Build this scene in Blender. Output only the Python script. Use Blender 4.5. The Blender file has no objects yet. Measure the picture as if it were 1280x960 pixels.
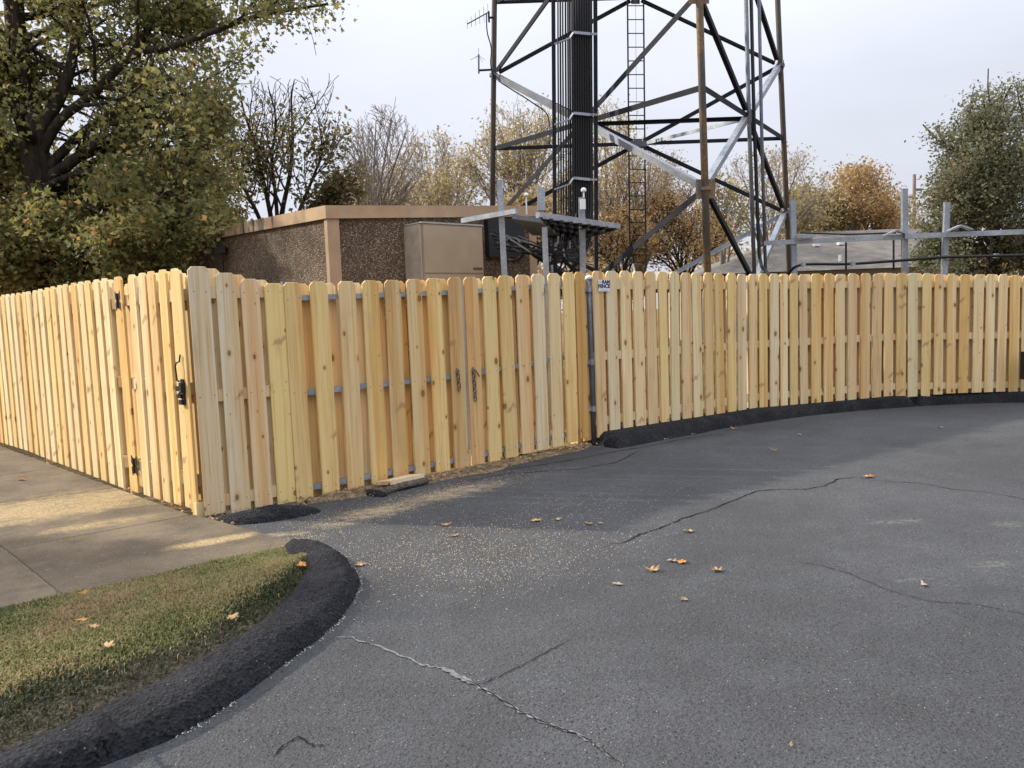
import bpy, bmesh, math, random
import numpy as np
from mathutils import Vector, Matrix
R = math.radians
S = bpy.context.scene
COL = S.collection
random.seed(11)
RNG = np.random.default_rng(5)

# ------------------------------------------------------------------ camera
F, HC, PITCH, ROLL = 980.0, 1.42, 0.090, -0.036
_cp, _sp, _c, _s = math.cos(PITCH), math.sin(PITCH), math.cos(ROLL), math.sin(ROLL)
FWD = Vector((0, _cp, -_sp)); UP0 = Vector((0, _sp, _cp)); R0 = Vector((1, 0, 0))
RT = _c*R0 + _s*UP0; UP = -_s*R0 + _c*UP0
EYE = Vector((0, 0, HC))
cam = bpy.data.cameras.new('camera'); co = bpy.data.objects.new('camera', cam); COL.objects.link(co)
cam.sensor_fit = 'HORIZONTAL'; cam.sensor_width = 36; cam.lens = F/1280*36
cam.clip_start = 0.05; cam.clip_end = 3000
co.matrix_world = Matrix(((RT.x, UP.x, -FWD.x, 0), (RT.y, UP.y, -FWD.y, 0), (RT.z, UP.z, -FWD.z, HC), (0, 0, 0, 1)))
S.camera = co

# ------------------------------------------------------------------ world, sun, exposure
SUN_EL, SUN_DIR = R(31), Vector((-.97, .25, 0)).normalized()
w = bpy.data.worlds.new('World'); S.world = w; w.use_nodes = True
nt = w.node_tree; nt.nodes.clear()
out = nt.nodes.new('ShaderNodeOutputWorld'); bg = nt.nodes.new('ShaderNodeBackground')
sky = nt.nodes.new('ShaderNodeTexSky'); sky.sky_type = 'NISHITA'; sky.sun_disc = False
sky.sun_elevation = SUN_EL; sky.sun_rotation = math.atan2(SUN_DIR.x, SUN_DIR.y)
# a bright, thin high overcast in front of the blue (overhead brightening tuned to lift the light on the shaded fence)
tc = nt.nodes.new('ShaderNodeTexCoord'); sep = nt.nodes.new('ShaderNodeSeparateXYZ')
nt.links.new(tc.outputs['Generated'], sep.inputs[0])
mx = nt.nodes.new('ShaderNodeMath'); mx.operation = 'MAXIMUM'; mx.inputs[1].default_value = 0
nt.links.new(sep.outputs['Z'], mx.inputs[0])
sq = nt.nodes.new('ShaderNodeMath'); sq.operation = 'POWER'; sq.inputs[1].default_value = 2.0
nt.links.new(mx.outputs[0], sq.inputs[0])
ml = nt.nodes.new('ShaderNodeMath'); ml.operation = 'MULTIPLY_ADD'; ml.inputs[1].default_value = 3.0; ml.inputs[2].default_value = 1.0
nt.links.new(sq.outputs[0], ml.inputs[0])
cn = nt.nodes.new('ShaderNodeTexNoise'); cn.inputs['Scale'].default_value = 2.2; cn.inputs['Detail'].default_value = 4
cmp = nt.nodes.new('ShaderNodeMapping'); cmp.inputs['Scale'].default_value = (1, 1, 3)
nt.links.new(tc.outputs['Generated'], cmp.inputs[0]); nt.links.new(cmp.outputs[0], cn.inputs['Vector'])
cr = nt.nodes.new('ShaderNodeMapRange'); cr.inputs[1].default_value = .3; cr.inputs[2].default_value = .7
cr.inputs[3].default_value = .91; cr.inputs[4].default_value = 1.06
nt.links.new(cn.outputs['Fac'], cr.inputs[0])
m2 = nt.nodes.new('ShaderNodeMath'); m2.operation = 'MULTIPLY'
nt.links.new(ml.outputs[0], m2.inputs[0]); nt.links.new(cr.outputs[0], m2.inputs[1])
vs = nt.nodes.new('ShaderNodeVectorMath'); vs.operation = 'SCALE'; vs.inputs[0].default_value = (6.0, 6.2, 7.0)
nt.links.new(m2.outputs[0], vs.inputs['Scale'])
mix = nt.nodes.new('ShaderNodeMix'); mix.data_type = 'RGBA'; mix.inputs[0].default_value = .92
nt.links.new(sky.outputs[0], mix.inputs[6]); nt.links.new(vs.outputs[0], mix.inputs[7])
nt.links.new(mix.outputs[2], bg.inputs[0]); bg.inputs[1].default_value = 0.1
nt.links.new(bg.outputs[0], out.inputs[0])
sl = bpy.data.lights.new('sun', 'SUN'); so = bpy.data.objects.new('sun', sl); COL.objects.link(so)
sl.energy = 4.5; sl.angle = R(1.6); sl.color = (1, .90, .74)
sd = Vector((SUN_DIR.x*math.cos(SUN_EL), SUN_DIR.y*math.cos(SUN_EL), math.sin(SUN_EL)))
so.rotation_euler = sd.to_track_quat('Z', 'Y').to_euler(); so.location = (-20, 5, 20)
S.view_settings.view_transform = 'Standard'; S.view_settings.look = 'None'
S.view_settings.exposure = 0.32; S.view_settings.gamma = 1

# ------------------------------------------------------------------ helpers
def ray(x, y): return FWD + RT*((x-640)/F) - UP*((y-480)/F)
def G(x, y, z=0.0):                      # point of the level plane z seen at a photo position
    d = ray(x, y); t = (z-HC)/d.z; return EYE + d*t
def D(x, y, Y):                          # point at distance Y seen at a photo position
    d = ray(x, y); return EYE + d*(Y/d.y)
def lerp(a, b, t): return a+(b-a)*t
def interp(x, pts):
    return float(np.interp(x, [p[0] for p in pts], [p[1] for p in pts]))

class MB:
    def __init__(s): s.v = []; s.f = []; s.n = 0
    def add(s, vs, fs):
        s.v += [tuple(v) for v in vs]; s.f += [tuple(i+s.n for i in f) for f in fs]; s.n += len(vs); return s
    def box(s, c, size, rot=None):
        hx, hy, hz = size[0]/2, size[1]/2, size[2]/2
        vs = [Vector((x, y, z)) for x in (-hx, hx) for y in (-hy, hy) for z in (-hz, hz)]
        if rot is not None: vs = [rot @ v for v in vs]
        vs = [v+Vector(c) for v in vs]
        return s.add(vs, [(0, 1, 3, 2), (4, 6, 7, 5), (0, 4, 5, 1), (2, 3, 7, 6), (0, 2, 6, 4), (1, 5, 7, 3)])
    def hexa(s, v8):                     # bottom four then top four, both anticlockwise from above
        return s.add(v8, [(3, 2, 1, 0), (4, 5, 6, 7), (0, 1, 5, 4), (1, 2, 6, 5), (2, 3, 7, 6), (3, 0, 4, 7)])
    def beam(s, a, b, wd, ht, up=Vector((0, 0, 1))):
        a, b = Vector(a), Vector(b); d = (b-a).normalized()
        if abs(d.dot(up)) > .98: up = Vector((0, 1, 0))
        x = d.cross(up).normalized(); z = x.cross(d).normalized()
        q = [(-1, -1), (1, -1), (1, 1), (-1, 1)]
        vs = [p+x*(i*wd/2)+z*(j*ht/2) for p in (a, b) for i, j in q]
        return s.add(vs, [(0, 1, 2, 3), (7, 6, 5, 4), (0, 4, 5, 1), (1, 5, 6, 2), (2, 6, 7, 3), (3, 7, 4, 0)])
    def angle(s, a, b, wd, th, nrm):     # rolled steel angle: one leg flat on nrm, one standing
        a, b = Vector(a), Vector(b); d = (b-a).normalized()
        n = (nrm - d*nrm.dot(d)).normalized(); x = d.cross(n).normalized()
        pr = [(-wd/2, 0), (wd/2, 0), (wd/2, -th), (-wd/2+th, -th), (-wd/2+th, -wd), (-wd/2, -wd)]
        vs = [p+x*u+n*v for p in (a, b) for u, v in pr]
        fs = [tuple(range(6)), tuple(range(11, 5, -1))]
        fs += [(i, i+6, (i+1) % 6+6, (i+1) % 6) for i in range(6)]
        return s.add(vs, fs)
    def tube(s, pts, rad, n=8, cap=True):
        pts = [Vector(p) for p in pts]; m = len(pts)
        rr = rad if isinstance(rad, (list, tuple)) else [rad]*m
        vs = []; px = None
        for i, p in enumerate(pts):
            d = (pts[min(i+1, m-1)]-pts[max(i-1, 0)]).normalized()
            if px is None:
                px = d.orthogonal().normalized()
            px = (px - d*px.dot(d)).normalized(); py = d.cross(px)
            for k in range(n):
                a = 2*math.pi*k/n; vs.append(p+(px*math.cos(a)+py*math.sin(a))*rr[i])
        fs = [(i*n+k, i*n+(k+1) % n, (i+1)*n+(k+1) % n, (i+1)*n+k) for i in range(m-1) for k in range(n)]
        if cap: fs += [tuple(range(n-1, -1, -1)), tuple((m-1)*n+k for k in range(n))]
        return s.add(vs, fs)
    def lathe(s, c, prof, n=14):         # prof: (radius, z)
        c = Vector(c); vs = [c+Vector((r*math.cos(2*math.pi*k/n), r*math.sin(2*math.pi*k/n), z)) for r, z in prof for k in range(n)]
        m = len(prof)
        fs = [(i*n+k, i*n+(k+1) % n, (i+1)*n+(k+1) % n, (i+1)*n+k) for i in range(m-1) for k in range(n)]
        fs += [tuple(range(n-1, -1, -1)), tuple((m-1)*n+k for k in range(n))]
        return s.add(vs, fs)
    def mesh(s, name, smooth=False):
        me = bpy.data.meshes.new(name); me.from_pydata(s.v, [], s.f); me.update()
        if smooth: me.polygons.foreach_set('use_smooth', [True]*len(me.polygons))
        return me
    def build(s, name, mat, parent=None, smooth=False, loc=None):
        return link(name, s.mesh(name, smooth), mat, parent, loc)

def link(name, me, mat, parent=None, loc=None):
    if mat is not None and not me.materials: me.materials.append(mat)
    o = bpy.data.objects.new(name, me); COL.objects.link(o)
    if loc is not None: o.location = loc
    if parent is not None: par(o, parent)
    return o
ROOT_M = {}
def par(o, p):
    o.parent = p
    o.matrix_parent_inverse = world_of(p).inverted()     # children are given in world coordinates
def world_of(o):
    b = o.matrix_basis
    return b if o.parent is None else world_of(o.parent) @ o.matrix_parent_inverse @ b
def thing(name, label, cat, loc, group=None):
    o = bpy.data.objects.new(name, None); COL.objects.link(o); o.location = loc
    o.empty_display_size = .2
    o['label'] = label; o['category'] = cat
    if group: o['group'] = group
    return o
def tag(o, label, cat, group=None, kind=None):
    o['label'] = label; o['category'] = cat
    if group: o['group'] = group
    if kind: o['kind'] = kind
    return o
def fast_mesh(name, V, P, k):            # V (n,3) array, P (m,k) index array
    me = bpy.data.meshes.new(name); V = np.asarray(V, np.float32); P = np.asarray(P, np.int32)
    me.vertices.add(len(V)); me.vertices.foreach_set('co', V.ravel())
    me.loops.add(P.size); me.loops.foreach_set('vertex_index', P.ravel())
    me.polygons.add(len(P)); me.polygons.foreach_set('loop_start', np.arange(0, P.size, k, dtype=np.int32))
    me.polygons.foreach_set('loop_total', np.full(len(P), k, np.int32))
    me.update(calc_edges=True); me.validate(); return me

# ------------------------------------------------------------------ materials
class N:
    """small node-graph writer"""
    def __init__(s, name):
        s.m = bpy.data.materials.new(name); s.m.use_nodes = True
        s.t = s.m.node_tree; s.t.nodes.clear()
        s.o = s.t.nodes.new('ShaderNodeOutputMaterial'); s.b = s.t.nodes.new('ShaderNodeBsdfPrincipled')
        s.t.links.new(s.b.outputs[0], s.o.inputs[0])
    def n(s, typ, **kw):
        x = s.t.nodes.new(typ)
        for k, v in kw.items(): setattr(x, k, v)
        return x
    def put(s, sock, v):
        if hasattr(v, 'is_output'): s.t.links.new(v, sock)
        elif isinstance(v, (tuple, list)) and len(v) == 3 and sock.type == 'RGBA': sock.default_value = (*v, 1)
        else: sock.default_value = v
    def math(s, op, a, b=0.0, c=0.0):
        x = s.n('ShaderNodeMath', operation=op); s.put(x.inputs[0], a); s.put(x.inputs[1], b); s.put(x.inputs[2], c); return x.outputs[0]
    def vec(s, op, a, b=(0, 0, 0)):
        x = s.n('ShaderNodeVectorMath', operation=op); s.put(x.inputs[0], a)
        if op == 'SCALE': s.put(x.inputs['Scale'], b)
        else: s.put(x.inputs[1], b)
        return x.outputs['Value'] if op in ('LENGTH', 'DISTANCE', 'DOT_PRODUCT') else x.outputs[0]
    def map(s, v, scale=(1, 1, 1), rot=(0, 0, 0), loc=(0, 0, 0)):
        x = s.n('ShaderNodeMapping'); s.put(x.inputs['Vector'], v); x.inputs['Scale'].default_value = scale
        x.inputs['Rotation'].default_value = rot; x.inputs['Location'].default_value = loc; return x.outputs[0]
    def noise(s, v, scale, detail=3.0, rough=.55, dist=0.0):
        x = s.n('ShaderNodeTexNoise'); s.put(x.inputs['Vector'], v); x.inputs['Scale'].default_value = scale
        x.inputs['Detail'].default_value = detail; x.inputs['Roughness'].default_value = rough; x.inputs['Distortion'].default_value = dist
        return x.outputs['Fac']
    def voro(s, v, scale, feature='F1', rnd=1.0):
        x = s.n('ShaderNodeTexVoronoi', feature=feature); s.put(x.inputs['Vector'], v); x.inputs['Scale'].default_value = scale
        x.inputs['Randomness'].default_value = rnd; return x
    def rng(s, v, a, b, c=0.0, d=1.0, smooth=True):
        x = s.n('ShaderNodeMapRange'); x.interpolation_type = 'SMOOTHSTEP' if smooth else 'LINEAR'
        s.put(x.inputs[0], v); x.inputs[1].default_value = a; x.inputs[2].default_value = b
        x.inputs[3].default_value = c; x.inputs[4].default_value = d; return x.outputs[0]
    def mix(s, f, a, b, mode='MIX'):
        x = s.n('ShaderNodeMix', data_type='RGBA', blend_type=mode); s.put(x.inputs[0], f); s.put(x.inputs[6], a); s.put(x.inputs[7], b); return x.outputs[2]
    def ramp(s, f, stops):
        x = s.n('ShaderNodeValToRGB'); s.put(x.inputs[0], f); e = x.color_ramp.elements
        while len(e) < len(stops): e.new(.5)
        for q, (p, c) in zip(e, stops): q.position = p; q.color = (*c, 1)
        return x.outputs[0]
    def bump(s, h, strength, dist=.01, prev=None):
        x = s.n('ShaderNodeBump'); s.put(x.inputs['Height'], h); x.inputs['Strength'].default_value = strength; x.inputs['Distance'].default_value = dist
        if prev is not None: s.put(x.inputs['Normal'], prev)
        return x.outputs[0]
    def obj(s): return s.n('ShaderNodeTexCoord').outputs['Object']
    def pos(s): return s.n('ShaderNodeNewGeometry').outputs['Position']
    def info(s): return s.n('ShaderNodeObjectInfo')
    def blob(s, p, c, sx, sy, ang=0.0, soft=.55):   # 1 inside an ellipse on the ground, 0 outside
        d = s.vec('SUBTRACT', p, (c[0], c[1], 0)); d = s.map(d, rot=(0, 0, -ang)); d = s.vec('MULTIPLY', d, (1/sx, 1/sy, 0))
        return s.rng(s.vec('LENGTH', d), soft, 1.0, 1.0, 0.0)
    def fin(s, color, rough=.7, normal=None, metal=0.0, spec=.35):
        s.put(s.b.inputs['Base Color'], color); s.put(s.b.inputs['Roughness'], rough); s.put(s.b.inputs['Metallic'], metal)
        s.put(s.b.inputs['Specular IOR Level'], spec)
        if normal is not None: s.put(s.b.inputs['Normal'], normal)
        return s.m

def plain(name, col, rough=.6, metal=0.0, var=.12, scale=8, bump=.15, spec=.35):
    g = N(name); p = g.obj(); a = g.noise(p, scale, 4); f = g.rng(a, .3, .7, 1-var, 1+var)
    c = g.mix(1.0, col, g.vec('SCALE', (1, 1, 1), f), 'MULTIPLY')
    return g.fin(c, rough, g.bump(g.noise(p, scale*9, 3), bump, .004), metal, spec)

def mat_pine():
    g = N('new_pine'); oi = g.info(); p = g.obj()
    off = g.vec('SCALE', (37.3, 91.7, 53.1), oi.outputs['Random'])
    tint = oi.outputs['Color']
    q = g.vec('ADD', p, off)
    fine = g.noise(g.map(q, (70, 70, 1.5)), 1.0, 4, .6)
    wide = g.noise(g.map(q, (16, 6, .55)), 1.0, 3, .5, 1.2)
    heart = g.noise(g.map(q, (7, 3, .16)), 1.0, 1.5, .5, .6)
    c = g.mix(g.rng(heart, .5, .60, 0, .8), tint, g.mix(1.0, tint, (.92, .76, .56), 'MULTIPLY'))
    c = g.mix(g.rng(wide, .45, .70, 0, .6), c, g.mix(1.0, c, (.86, .70, .52), 'MULTIPLY'))
    c = g.mix(g.rng(fine, .48, .74, 0, .75), c, g.mix(1.0, c, (.72, .58, .42), 'MULTIPLY'))
    # knots with a pale-to-dark ring, a few to each board
    sx_ = g.n('ShaderNodeSeparateXYZ'); g.put(sx_.inputs[0], q); cx_ = g.n('ShaderNodeCombineXYZ')
    g.put(cx_.inputs[0], g.math('MULTIPLY', sx_.outputs[0], 6.0)); g.put(cx_.inputs[1], g.math('MULTIPLY', sx_.outputs[2], 3.6))
    v = g.voro(cx_.outputs[0], 1.0); v_n = v; v.voronoi_dimensions = '2D'; vs_ = g.n('ShaderNodeSeparateColor'); g.put(vs_.inputs[0], v.outputs['Color'])
    keep = g.math('GREATER_THAN', vs_.outputs[0], .56)
    size = g.math('MULTIPLY_ADD', g.math('POWER', vs_.outputs[1], 2.0), .10, .022)
    dd = g.math('DIVIDE', v.outputs['Distance'], size)
    halo = g.math('MULTIPLY', g.rng(dd, 1.0, 2.6, 1, 0), keep)
    core = g.math('MULTIPLY', g.rng(dd, .75, 1.05, 1, 0), keep)
    c = g.mix(g.math('MULTIPLY', halo, .45), c, g.mix(1.0, c, (.78, .58, .38), 'MULTIPLY'))
    c = g.mix(g.math('MULTIPLY', core, .85), c, g.mix(g.rng(dd, .2, .9), (.20, .10, .045), (.11, .055, .025)))
    # spike knots running aslant across some boards
    u_ = g.math('MULTIPLY', g.math('ADD', g.math('MULTIPLY', sx_.outputs[0], .86), g.math('MULTIPLY', sx_.outputs[2], .5)), 4.2)
    w_ = g.math('MULTIPLY', g.math('ADD', g.math('MULTIPLY', sx_.outputs[0], -.5), g.math('MULTIPLY', sx_.outputs[2], .86)), 13.0)
    c2_ = g.n('ShaderNodeCombineXYZ'); g.put(c2_.inputs[0], u_); g.put(c2_.inputs[1], g.math('ADD', w_, g.math('MULTIPLY', wide, 1.2)))
    vv = g.voro(c2_.outputs[0], .42); vv.voronoi_dimensions = '2D'; kk_ = g.n('ShaderNodeSeparateColor'); g.put(kk_.inputs[0], vv.outputs['Color'])
    spk = g.math('MULTIPLY', g.rng(vv.outputs['Distance'], .05, .17, 1, 0), g.math('GREATER_THAN', kk_.outputs[0], .74))
    c = g.mix(g.math('MULTIPLY', spk, .62), c, (.30, .165, .07))
    # mill smears and handling dirt
    sm = g.noise(g.map(q, (5, 5, 2.2)), 1.0, 5, .65)
    c = g.mix(g.rng(sm, .56, .76, 0, .42), c, (.33, .25, .15))
    return g.fin(c, g.rng(wide, .3, .7, .6, .78), g.bump(fine, .18, .003, g.bump(wide, .12, .004)), spec=.25)

def mat_asphalt(name='asphalt', dust=True, base=(.063, .065, .068), rough=.9):
    g = N(name); p = g.pos()
    big = g.noise(p, .55, 4, .6); mid = g.noise(p, 3.2, 4, .6); fine = g.noise(p, 90, 3, .6)
    f = g.math('MULTIPLY', g.rng(big, .3, .72, .82, 1.18), g.rng(mid, .25, .75, .84, 1.16))
    f = g.math('MULTIPLY', f, g.rng(fine, .3, .7, .78, 1.20))
    c = g.vec('SCALE', base, f)
    c = g.vec('SCALE', c, 1.0)
    # grit: dark pits and pale stones worn through the sealer
    v = g.voro(p, 88); k = g.n('ShaderNodeSeparateColor'); g.put(k.inputs[0], v.outputs['Color'])
    c = g.vec('SCALE', c, g.rng(k.outputs[2], 0, 1, .84, 1.18, False))
    worn = g.rng(g.noise(p, 1.1, 5, .65), .42, .68)
    st = g.math('MULTIPLY', g.rng(v.outputs['Distance'], .10, .26, 1, 0), g.math('GREATER_THAN', k.outputs[0], g.math('MULTIPLY_ADD', worn, -.30, .97)))
    c = g.mix(g.math('MULTIPLY', st, g.rng(k.outputs[2], 0, 1, .25, .85)), c, g.mix(k.outputs[1], (.24, .235, .23), (.52, .50, .46)))
    v2 = g.voro(p, 48); k2 = g.n('ShaderNodeSeparateColor'); g.put(k2.inputs[0], v2.outputs['Color'])
    pit = g.math('MULTIPLY', g.rng(v2.outputs['Distance'], .12, .36, 1, 0), g.math('LESS_THAN', k2.outputs[0], g.math('MULTIPLY_ADD', worn, .22, .06)))
    c = g.mix(g.math('MULTIPLY', pit, .85), c, (.013, .013, .014))
    if dust:
        # sawdust drifted in front of the gate; darker sealer by the post; spots
        a = math.atan2(2.9, 3.2)
        m = None
        for (x, y, sx, sy, an, kf) in SAWDUST:
            b = g.math('MULTIPLY', g.blob(p, G(x, y), sx, sy, an, .1), kf); m = b if m is None else g.math('MAXIMUM', m, b)
        br = g.noise(g.map(p, (1, 1, 1), (0, 0, -a)), 13, 9, .78)
        br2 = g.noise(g.map(g.map(p, rot=(0, 0, -.25)), (2.0, 9, 1)), 1.0, 4, .6)
        m2 = g.rng(g.math('ADD', g.math('MULTIPLY', m, .42), g.math('ADD', g.math('MULTIPLY', br, .95), g.math('MULTIPLY', br2, .35))), .86, 1.20)
        c = g.mix(g.math('MULTIPLY', m2, g.math('MULTIPLY', m, .95)), c, g.mix(g.noise(p, 40, 3), (.24, .19, .115), (.45, .355, .21)))
        dark_sealer = g.math('MULTIPLY', g.blob(p, G(650, 585), 1.3, .45, .72, .3), g.rng(mid, .35, .6, .3, 1))
        c = g.mix(g.math('MULTIPLY', dark_sealer, .6), c, (.03, .03, .03))
        for (x, y, sx, sy) in ((1262, 655, .17, .10), (1120, 652, .30, .06), (1240, 705, .22, .07), (905, 617, .22, .03), (1035, 583, .16, .03), (1140, 725, .16, .03)):
            b = g.math('MULTIPLY', g.blob(p, G(x, y), sx, sy, .1, .2), g.rng(g.noise(p, 24, 4), .4, .62))
            c = g.mix(g.math('MULTIPLY', b, .4), c, (.24, .22, .185))
    h = g.math('ADD', g.math('MULTIPLY', g.noise(p, 55, 5, .65), .7), g.math('MULTIPLY', g.rng(v.outputs['Distance'], 0, .6), .3))
    h = g.math('ADD', h, g.math('MULTIPLY', g.noise(p, 24, 6, .7), .7))
    return g.fin(c, g.rng(mid, .3, .7, rough-.1, rough+.06), g.bump(h, 1.0, .018, g.bump(mid, .2, .04)), spec=.3)

SAWDUST = [(470, 640, 1.1, .40, .74, 1.0), (570, 615, 1.3, .40, .72, .95), (590, 690, 1.0, .6, .4, .42), (350, 668, .55, .16, .2, .9),
           (690, 690, 1.0, .4, .5, .35), (420, 655, .5, .25, .4, .8), (520, 745, .6, .3, .3, .35)]
M = {}
M['pine'] = mat_pine()
M['asphalt'] = mat_asphalt()
def mat_kerb():
    g = N('kerb_sealer'); p = g.pos()
    f = g.math('MULTIPLY', g.rng(g.noise(p, 2.2, 4), .3, .7, .75, 1.25), g.rng(g.noise(p, 60, 4, .65), .3, .7, .8, 1.25))
    c = g.vec('SCALE', (.017, .0175, .021), f)
    v = g.voro(p, 75); k = g.n('ShaderNodeSeparateColor'); g.put(k.inputs[0], v.outputs['Color'])
    st = g.math('MULTIPLY', g.rng(v.outputs['Distance'], .15, .35, 1, 0), g.math('GREATER_THAN', k.outputs[0], .975))
    c = g.mix(g.math('MULTIPLY', st, .6), c, (.30, .29, .27))
    c = g.vec('SCALE', c, g.rng(k.outputs[2], 0, 1, .55, 1.75, False))
    dusty = g.math('MULTIPLY', g.rng(g.noise(p, 5, 9, .75), .46, .70), .45)
    c = g.mix(dusty, c, (.064, .065, .069))
    h = g.math('ADD', g.noise(p, 42, 6, .75), g.math('MULTIPLY', v.outputs['Distance'], .8))
    return g.fin(c, .86, g.bump(h, 1.0, .03, g.bump(g.noise(p, 110, 3, .7), .8, .01)), spec=.25)
M['kerb'] = mat_kerb()
def mat_concrete():
    g = N('concrete'); p = g.pos(); oi = g.info()
    a = g.noise(p, 1.6, 6, .65); b = g.noise(g.map(g.map(p, rot=(0, 0, -.55)), (1.0, 6.5, 1)), 1.2, 5, .62); f = g.noise(p, 120, 3)
    c = g.mix(g.rng(a, .3, .7), (.088, .069, .046), (.175, .136, .088))
    c = g.mix(1.0, c, g.vec('SCALE', (1, 1, 1), g.rng(f, .3, .7, .72, 1.25)), 'MULTIPLY')
    c = g.mix(1.0, c, g.vec('SCALE', (1, 1, 1), g.rng(oi.outputs['Random'], 0, 1, .9, 1.06, False)), 'MULTIPLY')
    c = g.mix(g.rng(g.noise(p, 3.5, 9, .75), .50, .66, 0, .6), c, (.062, .052, .040))
    c = g.mix(g.rng(g.noise(p, 28, 5, .7), .56, .68, 0, .6), c, (.23, .195, .145))
    c = g.mix(g.rng(g.noise(p, 40, 5, .7), .58, .70, 0, .7), c, (.045, .038, .029))
    m = None
    for (x, y, sx, sy, an, kf) in ((90, 635, 2.2, 1.1, .6, 1), (265, 683, .60, .17, .55, 1.1), (40, 600, 1.6, .6, .5, .6), (120, 662, .9, .25, .6, .9), (230, 650, .5, .3, .5, .55), (20, 655, .8, .5, .6, .9), (360, 690, .22, .1, .5, .9)):
        q = g.math('MULTIPLY', g.blob(p, G(x, y), sx, sy, an, .15), kf); m = q if m is None else g.math('MAXIMUM', m, q)
    br = g.noise(p, 9, 9, .78)
    t = g.rng(g.math('ADD', g.math('MULTIPLY', m, .42), g.math('ADD', g.math('MULTIPLY', b, .45), g.math('MULTIPLY', br, .75))), .80, 1.06)
    gran = g.rng(g.noise(p, 75, 4, .8), .38, .60, .15, 1.0)
    c = g.mix(g.math('MULTIPLY', g.math('MULTIPLY', g.math('MULTIPLY', t, m), gran), .95), c, g.mix(g.noise(p, 50, 3), (.34, .245, .115), (.48, .36, .18)))
    return g.fin(c, .85, g.bump(g.noise(p, 45, 6, .75), .7, .008, g.bump(br, .12, .02)), spec=.25)
M['concrete'] = mat_concrete()
def mat_soil(name, a, b, sc=14):
    g = N(name); p = g.pos(); n = g.noise(p, sc, 6, .7); v = g.voro(p, sc*4).outputs['Distance']
    c = g.mix(g.rng(n, .3, .7), a, b)
    c = g.mix(1.0, c, g.vec('SCALE', (1, 1, 1), g.rng(v, .1, .6, .7, 1.2)), 'MULTIPLY')
    return g.fin(c, .95, g.bump(g.math('ADD', n, v), .9, .02), spec=.1)
M['ground'] = mat_soil('leafy_ground', (.10, .075, .04), (.19, .13, .06), 5)
M['soil'] = mat_soil('lawn_soil', (.018, .016, .013), (.05, .042, .03), 12)
M['dirt'] = mat_soil('swept_dirt', (.10, .075, .045), (.30, .22, .13), 16)
M['gap'] = plain('joint_dust', (.24, .20, .135), .95, var=.5)
M['crack'] = plain('crack_dark', (.017, .017, .018), 1.0, spec=0.0)
M['filler'] = plain('crack_filler', (.135, .133, .128), .9, var=.5, scale=20)
M['galv'] = None
def mat_galv(name, col, rough=.5, metal=.55, rust=0.0, rustcol=(.16, .085, .035)):
    g = N(name); p = g.pos()
    v = g.voro(p, 45); k = g.n('ShaderNodeSeparateColor'); g.put(k.inputs[0], v.outputs['Color'])
    f = g.math('MULTIPLY', g.rng(k.outputs[0], 0, 1, .84, 1.12, False), g.rng(g.noise(p, 3, 5, .65), .3, .7, .80, 1.15))
    c = g.vec('SCALE', col, f)
    if rust:
        r = g.rng(g.noise(g.map(p, (3, 3, .8)), 1.4, 6, .65), .62-rust*.5, .80-rust*.5)
        c = g.mix(r, c, g.vec('SCALE', rustcol, g.rng(g.noise(p, 25, 4), .3, .7, .7, 1.3)))
        metal = g.math('MULTIPLY', g.math('SUBTRACT', 1.0, r), metal)
    return g.fin(c, rough, g.bump(g.noise(p, 60, 3), .08, .003), metal, .12 if metal == 0.0 and not rust else .4)
M['galv'] = mat_galv('galvanised_steel', (.30, .325, .36))
M['galv_old'] = mat_galv('weathered_galvanised_steel', (.14, .15, .17), .6, .35)
M['brace'] = mat_galv('backlit_angle_steel', (.026, .028, .034), .8, 0.0)  # darkened so the steel looks backlit; shade put into the colour
M['leg'] = mat_galv('tower_leg_steel', (.10, .095, .085), .75, .1, .5, (.19, .125, .07))
M['leg_dark'] = mat_galv('dark_tower_leg_steel', (.075, .072, .066), .75, .1, .35, (.10, .072, .045))
M['iron'] = plain('black_iron', (.018, .017, .016), .45, .2)
M['chain'] = mat_galv('chain_steel', (.20, .185, .16), .4, .8)
M['cable'] = plain('black_cable', (.006, .0062, .0075), .6, 0, .2, 5, .05)
M['white'] = plain('white_plastic', (.72, .72, .70), .45, 0, .05)
M['signwhite'] = plain('sign_white', (.74, .74, .76), .5, 0, .04)
M['ink'] = plain('sign_ink', (.018, .018, .05), .6, 0, .05)
M['inkgrey'] = plain('sign_ink_grey', (.28, .28, .31), .6, 0, .05)
M['tan'] = plain('tan_paint', (.345, .235, .145), .6, 0, .08, 4)
M['tan_unit'] = plain('tan_cabinet', (.33, .255, .175), .45, 0, .08, 3, .04)
M['greyflash'] = plain('grey_flashing', (.34, .33, .30), .5)
M['dark'] = plain('dark_cover', (.012, .012, .013), .6)
def mat_fascia():
    g = N('stained_fascia'); p = g.pos(); o = g.obj()
    c = g.mix(g.rng(g.noise(p, 2.5, 5, .6), .3, .7), (.33, .225, .135), (.42, .295, .18))
    st = g.rng(g.noise(g.map(p, (3, 3, .4)), 1.0, 5, .7), .46, .60)
    c = g.mix(g.math('MULTIPLY', st, g.blob(p, (D(300, 290, 13).x, D(300, 290, 13).y), 3.4, 3.4, 0, .5)), c, (.05, .042, .035))
    return g.fin(c, .8, g.bump(g.noise(p, 30, 4), .2, .01))
M['fascia'] = mat_fascia()
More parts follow.
